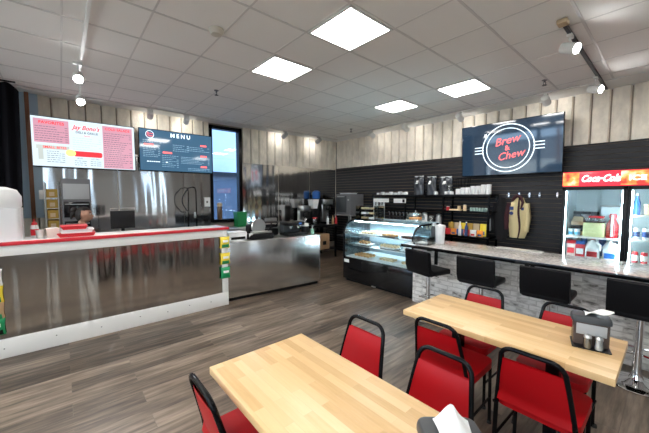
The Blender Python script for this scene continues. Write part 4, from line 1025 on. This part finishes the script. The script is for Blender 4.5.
# contents: left, shelf 1.06
def pos(x, y, z): return (x, FYF+y, z+.001)
def cup(x, y, z, lab, m_a=white_plastic_m, m_b=cyan_m, r=.033, h=.10, name='yogurt_cup', cat='cup', grp=None):
    e = empty(name, pos(x, y, z), 0, lab, cat, grp)
    MB().lathe([(r*.85, 0), (r, h*.9), (r*1.05, h), (r*.9, h)], seg=14).build('body', m_a, e); MB().lathe([(r*.9+.002, h*.2), (r*.96+.002, h*.6)], seg=14, cap=False).build('label_band', m_b, e)
cup(-.985, .13, 1.075, 'small white and blue cup in the cooler, the left of two', grp=None); cup(-.912, .13, 1.075, 'small white and blue cup in the cooler, the right of two')
e = empty('juice_carton', pos(-.93, .28, 1.075), 0, 'brown carton with black cross band in the cooler', 'carton')
MB().box(-.075, .075, -.06, .06, 0, .20, .006).build('carton_body', card_m, e); MB().prism([(-.075, .2), (.075, .2), (.05, .27), (-.05, .27)], -.05, .05, 'y').build('gable_top', tan_m, e, smooth=False)
MB().box(-.076, .076, -.063, -.0605, .06, .15).build('band', black_plastic_m, e, smooth=False)
e = empty('storage_tub', pos(-.80, .34, 1.075), 0, 'translucent square tub left of lemonade container', 'tub')
MB().box(-.06, .06, -.08, .08, 0, .16, .01).build('tub_body', M('frosted_tub', (.55, .66, .72), .3), e); MB().box(-.064, .064, -.084, .084, .16, .175, .004).build('lid', grey_light_m, e)
e = empty('lemonade_container', pos(-.735, .17, 1.075), 0, 'large clear container of pale yellow lemonade with red lid', 'drink container')
MB().box(-.115, .115, -.08, .08, 0, .20, .02).build('liquid', liquid_m, e); MB().box(-.117, .117, -.082, .082, .20, .27, .02).build('container_wall', bottle_clear_m, e); MB().box(-.06, .10, -.06, .06, .27, .295, .008).build('lid', red_m, e)
e = empty('syrup_pump_bottle', pos(-.55, .18, 1.075), 0, 'bottle of red syrup with red cap in cooler', 'bottle')
MB().lathe([(.062, 0), (.066, .02), (.066, .18), (.035, .25), (.03, .27)], seg=20).build('syrup_body', ketchup_m, e); MB().lathe([(.04, .27), (.042, .31), (.03, .33)]).build('cap', red_m, e); MB().lathe([(.012, .0), (.012, .3)], (0, -.07, .02), seg=8).build('pump_tube', white_plastic_m, e)
e = empty('storage_bin', pos(-.555, .50, 1.075), 0, 'big translucent bin at the back of the cooler shelf', 'bin')
MB().box(-.15, .11, -.12, .12, 0, .42, .02).build('bin_body', bpy.data.materials['frosted_tub'], e); MB().box(-.155, .115, -.13, .13, .42, .435, .004).build('lid', grey_light_m, e)
for k in range(3):
    e = empty('dark_jar', pos(-.975+.1*k, .48, 1.075), 0, 'dark lidded jar at the back of the cooler, %s of three' % ['left', 'middle', 'right'][k], 'jar')
    MB().lathe([(.05, 0), (.052, .27), (.04, .3)], seg=14).build('jar_body', grey_light_m if k == 1 else grey_m, e); MB().lathe([(.05, .3), (.05, .34)], seg=14).build('lid', dark_grey_m, e)
e = empty('cream_jug', pos(-.45, .2, 1.075), 0, 'small white jug at right edge of the cooler shelf', 'jug')
MB().lathe([(.03, 0), (.034, .08), (.02, .12)], seg=14).build('jug_body', white_plastic_m, e); MB().lathe([(.016, .12), (.016, .14)], seg=12).build('cap', blue_m, e)
# left shelf .73
def carton(x, y, z, lab, ma, mb_, top):
    e = empty('milk_carton', pos(x, y, z), 0, lab, 'carton')
    MB().box(-.052, .052, -.05, .05, 0, .19, .003).build('carton_body', ma, e); MB().prism([(-.05, .19), (.05, .19), (.008, .235), (-.008, .235)], -.052, .052, 'x').build('gable_top', top, e, smooth=False)
    MB().box(-.04, .04, -.0525, -.0505, .05, .13).build('print', mb_, e, smooth=False)
carton(-.972, .15, .77, 'pink and white carton with red lettering at left in cooler', cup_m, red_m, red_m); carton(-.868, .15, .77, 'red carton with white panel in the cooler', red_m, paper_m, blue_m)
def milk(x, y, z, lab, lm, cm):
    e = empty('milk_jug', pos(x, y, z), 0, lab, 'milk jug', 'milk jugs in the cooler')
    MB().prism(round_rect(-.075, .075, -.075, .075, .02), 0, .15, 'z').build('lower_body', white_plastic_m, e)
    mb = MB(); rr = [(.075, .15), (.072, .19), (.05, .235), (.022, .255), (.02, .262)]
    for (r1, z1), (r2, z2) in zip(rr, rr[1:]): pass
    mb.lathe([(.088, .149), (.082, .18), (.056, .23), (.022, .255), (.02, .265)], seg=16).build('shoulder', white_plastic_m, e)
    MB().lathe([(.024, .265), (.024, .285)], seg=12).build('cap', cm, e)
    MB().tube([(.04, -.05, .235), (.085, -.06, .2), (.085, -.065, .12)], .012, 8).build('handle', white_plastic_m, e)
    MB().box(-.055, .055, -.0775, -.0755, .03, .10).build('label', lm, e, smooth=False)
milk(-.735, .16, .77, 'white milk jug with red label in the cooler', red_m, red_m); milk(-.552, .16, .77, 'white milk jug with blue label in the cooler', blue_m, dark_grey_m)
e = empty('green_carton', pos(-.425, .16, .77), 0, 'bright lime green carton at right of milk jugs', 'carton')
MB().box(-.04, .04, -.04, .04, 0, .22, .004).build('carton_body', lime_m, e); MB().box(-.03, .03, -.0425, -.0405, .06, .13).build('print', paper_m, e, smooth=False)
for k in range(6): cup(-.985+.105*k, .45, .77, 'small tub at the back of the milk shelf, %s from left' % ['first', 'second', 'third', 'fourth', 'fifth', 'sixth'][k], blue_m if k % 2 else white_plastic_m, navy_m, .04, .26, 'tall_tub', 'tub')
for k in range(6): cup(-.985+.105*k, .16, .40, 'drink bottle on the low cooler shelf, %s from left' % ['first', 'second', 'third', 'fourth', 'fifth', 'sixth'][k], red_m if k % 2 else white_plastic_m, blue_m, .032, .22, 'drink_bottle', 'bottle')
# right door
for (z, a, b_, nm_, word) in ((1.09, white_plastic_m, navy_m, 'seltzer_can', 'white can with dark print'), (.78, red_m, paper_m, 'soda_can', 'red can with white print')):
    for k in range(7):
        x = -.315+k*.085
        if k == 0:
            e0 = empty(nm_, pos(x, .14, z), 0, word+' in the right cooler door, first from left', 'can', word+'s in the right cooler door')
            MB().lathe([(.026, 0), (.032, .008), (.032, .13), (.026, .145), (.025, .145)], seg=14).build('can_body', a, e0); MB().lathe([(.0326, .03), (.0326, .10)], seg=14, cap=False).build('printed_band', b_, e0); MB().lathe([(.025, .144), (.024, .147)], seg=14).build('lid', steel_flat_m, e0)
        else: dup(e0, pos(x, .14, z), 0, word+' in the right cooler door, %s from left' % ['second', 'third', 'fourth', 'fifth', 'sixth', 'seventh'][k-1])
e = empty('blue_bottle', pos(-.325, .14, 1.40), 0, 'blue bottle on the top shelf of the right cooler door', 'bottle')
MB().lathe([(.034, 0), (.036, .16), (.014, .23), (.014, .25)], seg=16).build('bottle_body', blue_m, e); MB().lathe([(.017, .25), (.017, .28)], seg=12).build('cap', white_plastic_m, e)
e = empty('food_tub', pos(-.20, .18, 1.40), 0, 'tan tub on the top shelf of the right cooler door', 'tub')
MB().lathe([(.06, 0), (.07, .12), (.073, .13)], seg=18).build('tub_body', tan_m, e); MB().lathe([(.074, .13), (.07, .145)], seg=18).build('lid', pale_pastry_m, e)
e = empty('food_tub', pos(-.02, .18, 1.40), 0, 'dark brown tub right of the tan one in the cooler', 'tub')
MB().lathe([(.06, 0), (.07, .12), (.073, .13)], seg=18).build('tub_body', choc_m, e); MB().lathe([(.074, .13), (.07, .145)], seg=18).build('lid', grey_m, e)

# ================================================================== TABLES
def make_table(lab):
    e = empty('dining_table', (0, 0, 0), 0, lab, 'table', 'butcher block dining tables')
    MB().box(-.62, .62, -.305, .305, .70, .74, .003).build('tabletop', butcher_m, e)
    for x in (-.31, .31):
        MB().box(x-.035, x+.035, -.035, .035, .03, .69).build('column', black_metal_m, e, smooth=False)
        MB().box(x-.025, x+.025, -.26, .26, .0, .035, .008).box(x-.02, x+.02, -.22, .22, .68, .6999).build('foot', black_metal_m, e)
    return e
tb = make_table('wooden dining table in the foreground with napkin box at its right'); tb.location = (-.965, .865, 0)
dup(tb, (-.77, 2.345, 0), 0, 'wooden dining table nearer the bar, with napkin dispenser and shakers')

# ================================================================== CHAIRS
def make_chair(lab):
    """origin on floor under the seat; sits facing +y, back at -y"""
    e = empty('dining_chair', (0, 0, 0), 0, lab, 'chair', 'red and black metal dining chairs')
    def sq(u, v):
        return 0
    # seat pad
    MB().prism(round_rect(-.20, .20, -.19, .21, .06), .425, .475, 'z').build('seat', red_vinyl_m, e)
    bpy.context.view_layer.update()
    # back hoop and rear legs
    yb = lambda z: -.185-.10*max(0, (z-.45)/.4) - .03*max(0, (.45-z)/.45)
    wz = lambda z: .185 if z > .45 else .185+.02*(.45-z)/.45
    hoop = []
    for z in (0.0, .2, .43, .55, .66): hoop.append((-(.187-.030*max(0, z-.43)/.25), yb(z), z))
    for k in range(7):
        a = PI-k*PI/2/6; hoop.append((-.082+.066*math.cos(a), yb(.756+.066*math.sin(a)), .750+.066*math.sin(a)))
    right = [(-x, y, z) for x, y, z in hoop[::-1]]
    f = MB().tube(hoop+right, .0125, 10)
    f.build('back_frame', black_metal_m, e)
    for s_ in (-1, 1):
        MB().tube([(s_*.19, .18, 0), (s_*.185, .175, .42), (s_*.182, .14, .437), (s_*.182, -.17, .437), (s_*.195, -.20, .43)], .0115, 8).build('front_leg', black_metal_m, e)
        MB().tube([(s_*.19, .176, .2), (s_*.198, -.205, .2)], .008, 8).build('stretcher', black_metal_m, e)
        for y, x in ((.18, .19), (yb(0), .198)): MB().lathe([(.017, 0), (.015, .02)], (s_*x, y, 0), seg=10).build('foot_cap', rubber_m, e)
    MB().tube([(-.185, .175, .437), (.185, .175, .437)], .009, 8).build('seat_rail', black_metal_m, e)
    # padded back panel: tapered, flared lower edge
    def bk(u, v, s_):
        z = .47+v*.275; hwid = (.174-.032*v)
        t = .014*(math.sin(PI*min(max(u, .02), .98)))**.3*(math.sin(PI*min(max(v, .03), .97)))**.3
        fl = .022*max(0, 1-v*6)
        return Vector(((u-.5)*2*hwid, yb(z)+s_*(t+.002)+(-fl if s_ < 0 else fl), z))
    mb = MB().grid(lambda u, v: bk(u, v, -1), 16, 16); mb.grid(lambda u, v: bk(u, v, 1), 16, 16)
    bmesh.ops.remove_doubles(mb.bm, verts=mb.bm.verts, dist=.006)
    mb.build('backrest', red_vinyl_m, e)
    return e
ch = make_chair('red chair at the left end of foreground table, nearest the camera')
ch.location = (-1.335, .705, 0)
r180 = PI
CH = [(-1.32, 1.245, r180, 'red chair alone on the far side of foreground table, left one'),
      (-.76, 1.225, r180, 'red chair at far side of foreground table, right behind the napkin box'),
      (-1.0, 2.11, 0, 'red chair on near side of the second table, behind the foreground chair'),
      (-.455, 2.10, 0, 'large red chair at the near right of the second table'),
      (-1.09, 2.60, r180, 'red chair on the bar side of second table, left one'),
      (-.50, 2.60, r180, 'red chair on the bar side behind the napkin dispenser')]
for x, y, r, l in CH: dup(ch, (x, y, 0), r, l)

# ================================================================== NAPKIN DISPENSERS
def make_disp(lab, peak=False):
    e = empty('napkin_dispenser', (0, 0, 0), 0, lab, 'napkin dispenser')
    MB().box(-.085, .085, -.055, .055, .006, .155, .012).build('housing', smoke_m, e)
    ld = MB()
    ld.prism(round_rect(-.095, .095, -.064, .064, .030), .150, .158, 'z')
    prev = None
    for i in range(8):
        a = i*PI/2/7; k_ = math.cos(a); h_ = math.sin(a)
        ring_ = [ld.bm.verts.new((x*(.90+.10*k_), y*(.72+.28*k_), .158+.026*h_)) for x, y in round_rect(-.095, .095, -.064, .064, .030)]
        if prev:
            n_ = len(ring_)
            for q in range(n_): ld.bm.faces.new((prev[q], prev[(q+1) % n_], ring_[(q+1) % n_], ring_[q]))
        prev = ring_
    ld.bm.faces.new(prev)
    ld.build('lid', dark_grey_m, e)
    MB().box(-.07, .07, -.060, -.0555, .075, .14, .002).build('card_window', grey_light_m, e)
    MB().box(-.09, .09, -.10, .06, 0, .007, .002).build('base', black_plastic_m, e)
    def nk(u, v):
        if peak: return Vector((-.045+.10*u, -.05+.085*v*(1-.35*u), .181+.070*(max(0, 1-abs(u-.55)*1.5))*(v**.8)+.006*math.sin(9*u+4*v)))
        return Vector((-.03+.13*u, -.035+.09*v+.02*math.sin(u*3), .186+.035*u*(1-.4*v)+.010*math.sin(7*u+3*v)))
    MB().grid(nk, 12, 10, .0015).build('napkin', paper_m, e)
    return e
def shaker(x, y, z, m_, lab):
    e = empty('shaker', (x, y, z), 0, lab, 'shaker')
    MB().lathe([(.017, 0), (.019, .004), (.016, .055)], seg=12).build('filling', m_, e)
    MB().lathe([(.0205, 0), (.0205, .03), (.018, .062)], seg=12, cap=False).build('glass_wall', bottle_clear_m, e)
    MB().lathe([(.019, .058), (.019, .07), (.012, .08)], seg=12).build('cap', steel_flat_m, e)
d1 = make_disp('smoked napkin dispenser with grey lid on the table nearer bar'); d1.location = (-.305, 2.42, .7405); d1.rotation_euler = (0, 0, math.radians(14))
shaker(-.302, 2.338, .748, shaker_pepper_m, 'pepper shaker in front of the napkin dispenser'); shaker(-.252, 2.35, .748, shaker_salt_m, 'salt shaker in front of the napkin dispenser')
d2 = make_disp('grey napkin dispenser with white napkin at bottom edge of photograph', True); d2.location = (-.425, .89, .7405); d2.rotation_euler = (0, 0, math.radians(48))

# ================================================================== PERSON behind the counter
def person():
    e = empty('person', (-5.55, .22, 0), 0, 'person with dark tied hair in black shirt, turned right behind stacked trays', 'person')
    H0 = 1.40
    J = {'pelvis': (0, 0, .86, .125), 'waist': (0, .01, 1.0, .105), 'chest': (0, .02, 1.12, .125), 'neckb': (0, .03, 1.245, .06), 'neck': (0, .05, 1.29, .043)}
    pts = []; edges = []; rad = []; idx = {}
    def add(n, p, r): idx[n] = len(pts); pts.append(p); rad.append(r)
    add('pelvis', (0, 0, .77), .125); add('waist', (0, .01, .93), .105); add('chest', (0, .02, 1.06), .125); add('neckb', (0, .03, 1.19), .062); add('neck', (0, .045, 1.25), .042); add('skull', (0, .055, 1.33), .06)
    edges += [('pelvis', 'waist'), ('waist', 'chest'), ('chest', 'neckb'), ('neckb', 'neck'), ('neck', 'skull')]
    for s_, n in ((-1, 'l'), (1, 'r')):
        add('sh'+n, (s_*.155, .02, 1.155), .055); add('el'+n, (s_*.20, .06, .93), .042); add('wr'+n, (s_*.15, .26, .945), .028); add('hd'+n, (s_*.14, .33, .94), .030)
        edges += [('chest', 'sh'+n), ('sh'+n, 'el'+n), ('el'+n, 'wr'+n), ('wr'+n, 'hd'+n)]
        for k in range(4):
            add('f%d%s' % (k, n), (s_*(.115+.018*k), .375, .935), .0095); add('g%d%s' % (k, n), (s_*(.113+.019*k), .40-.004*abs(k-1.5), .915), .008)
            edges += [('hd'+n, 'f%d%s' % (k, n)), ('f%d%s' % (k, n), 'g%d%s' % (k, n))]
        add('t'+n, (s_*.105, .335, .925), .010); add('u'+n, (s_*.095, .36, .91), .0085); edges += [('hd'+n, 't'+n), ('t'+n, 'u'+n)]
        add('hip'+n, (s_*.085, 0, .72), .085); add('kn'+n, (s_*.095, .02, .42), .055); add('an'+n, (s_*.10, -.01, .075), .036); add('to'+n, (s_*.11, .13, .035), .03)
        edges += [('pelvis', 'hip'+n), ('hip'+n, 'kn'+n), ('kn'+n, 'an'+n), ('an'+n, 'to'+n)]
    me = bpy.data.meshes.new('body'); me.from_pydata(pts, [(idx[a], idx[b]) for a, b in edges], []); me.update()
    o = bpy.data.objects.new('body', me); COL.objects.link(o)
    sk = o.modifiers.new('skin', 'SKIN'); o.modifiers.new('sub', 'SUBSURF').levels = 1
    lay = me.skin_vertices[0].data if me.skin_vertices else None
    if lay is None:
        bm = bmesh.new(); bm.from_mesh(me); bm.verts.layers.skin.verify(); bm.to_mesh(me); bm.free(); lay = me.skin_vertices[0].data
    for i, r in enumerate(rad): lay[i].radius = (r, r*(.78 if i in (idx['pelvis'], idx['waist'], idx['chest']) else 1)); lay[i].use_root = (i == 0)
    dg = bpy.context.evaluated_depsgraph_get(); dg.update()
    bm = bmesh.new(); bm.from_mesh(bpy.data.meshes.new_from_object(o.evaluated_get(dg))); bpy.data.objects.remove(o)
    # head, facing +y
    hb = bmesh.new(); q = bmesh.ops.create_uvsphere(hb, u_segments=28, v_segments=20, radius=1)['verts']
    HC = Vector((0, .075, 1.385))
    for v in q:
        x, y, z = v.co; sx, sy, sz = .073, .093, .108
        if z < 0: sx *= 1-.28*(-z)**1.3
        p = Vector((x*sx, y*sy, z*sz))
        if y > 0:
            p.y -= .010*max(0, 1-abs(x)*2)*max(0, 1-abs(z-.12)*6)
            p.y += .030*math.exp(-(x*4.2)**2)*math.exp(-((z+.18)*5.5)**2)
            p.y += .010*math.exp(-(x*3)**2)*math.exp(-((z+.52)*8)**2) + .010*math.exp(-(x*3)**2)*math.exp(-((z+.85)*7)**2)
        v.co = HC+p
    hm = bpy.data.meshes.new('h'); hb.to_mesh(hm); hb.free(); bm.from_mesh(hm)
    for s_ in (-1, 1):
        eb = bmesh.new(); bmesh.ops.create_uvsphere(eb, u_segments=10, v_segments=8, radius=1)
        for v in eb.verts: v.co = HC+Vector((s_*.074, -.004, -.008))+Vector((v.co.x*.010, v.co.y*.018, v.co.z*.028))
        em = bpy.data.meshes.new('h'); eb.to_mesh(em); eb.free(); bm.from_mesh(em)
    me = bpy.data.meshes.new('body'); bm.to_mesh(me); bm.free()
    o = bpy.data.objects.new('body', me); COL.objects.link(o)
    rm = o.modifiers.new('r', 'REMESH'); rm.mode = 'VOXEL'; rm.voxel_size = .006; rm.use_smooth_shade = True
    dg = bpy.context.evaluated_depsgraph_get(); dg.update()
    me2 = bpy.data.meshes.new_from_object(o.evaluated_get(dg)); bpy.data.objects.remove(o)
    me2.materials.clear(); me2.materials.append(skin_m)
    for p in me2.polygons: p.use_smooth = True
    body = bpy.data.objects.new('body', me2); COL.objects.link(body); body.parent = e
    # clothes: copies of the body surface pushed outwards
    def shell(name, mat, keep, off):
        b2 = bmesh.new(); b2.from_mesh(me2); b2.normal_update()
        dl = [f for f in b2.faces if not keep(f.calc_center_median())]
        bmesh.ops.delete(b2, geom=dl, context='FACES')
        for v in b2.verts: v.co += v.normal*off
        m_ = bpy.data.meshes.new(name); b2.to_mesh(m_); b2.free(); m_.materials.clear(); m_.materials.append(mat)
        for p in m_.polygons: p.use_smooth = True
        c = bpy.data.objects.new(name, m_); COL.objects.link(c); c.parent = e
    shell('shirt', shirt_m, lambda c: c.z < 1.235 and c.z > .74 and not (abs(c.x) > .10 and c.y > .12), .010)
    shell('trousers', denim_m, lambda c: .06 < c.z < .78 and c.y < .12, .008)
    shell('shoes', black_plastic_m, lambda c: c.z <= .075, .006)
    shell('hair', hair_m, lambda c: c.z > 1.30 and (c.y < .062 or c.z > 1.445+.1*max(0, c.y-.10)) and (c.z-1.30) > (c.y-.02)*1.0, .010)
    MB().ball((0, -.035, 1.455), .042, (1, 1, .95), 16).tube([(0, -.02, 1.42), (0, -.055, 1.40), (0, -.075, 1.33)], [.03, .028, .008], 10).build('hair_bun', hair_m, e)
    for s_ in (-1, 1):
        MB().ball((s_*.028, .075+.080, 1.397), .0115, (1, .6, .7), 10).build('eye', white_plastic_m, e); MB().ball((s_*.028, .075+.0865, 1.397), .005, (1, .5, 1), 8).build('iris', choc_m, e)
        MB().tube([(s_*.015, .162, 1.416), (s_*.03, .160, 1.420), (s_*.045, .148, 1.414)], .003, 6).build('eyebrow', hair_m, e)
    MB().tube([(-.02, .163, 1.330), (0, .172, 1.332), (.02, .163, 1.330)], [.002, .005, .002], 6).build('lips', M('lips', (.45, .14, .12), .5), e)
    return e
pe = person()
pe.rotation_euler = (0, 0, math.radians(-18)); pe.location = (-5.45, .165, 0)

# outside objects seen through the windows
car(-4.5, -11, 0, car_m, 'grey car parked outside the street windows'); car(-10.5, -12, .2, car_white_m, 'white car parked outside the street windows'); car(1.5, -13, -.1, car_red_m, 'red car parked outside the street windows')
e = empty('utility_pole', (-6.5, -19, -.11), 0, 'wooden utility pole across the street outside', 'utility pole')
MB().tube([(0, 0, 0), (0, 0, 9)], [.16, .11], 10).build('pole', wood_post_m, e); MB().box(-1.2, 1.2, -.06, .06, 8.1, 8.25).build('crossarm', wood_post_m, e)
e = empty('far_building', (-4, -60, -.11), 0, 'low grey building across the street outside', 'building')
MB().box(-30, 30, -4, 4, 0, 3.6).build('walls', facade_m, e, smooth=False); MB().box(-30.3, 30.3, -4.3, 4.3, 3.6, 3.9).build('roof', dark_grey_m, e, smooth=False)
e = empty('far_building', (-26, 14, -.11), 0, 'low grey building seen through the side window', 'building')
MB().box(-4, 4, -12, 12, 0, 3.2).build('walls', facade_m, e, smooth=False); MB().box(-4.3, 4.3, -12.3, 12.3, 3.2, 3.5).build('roof', dark_grey_m, e, smooth=False)
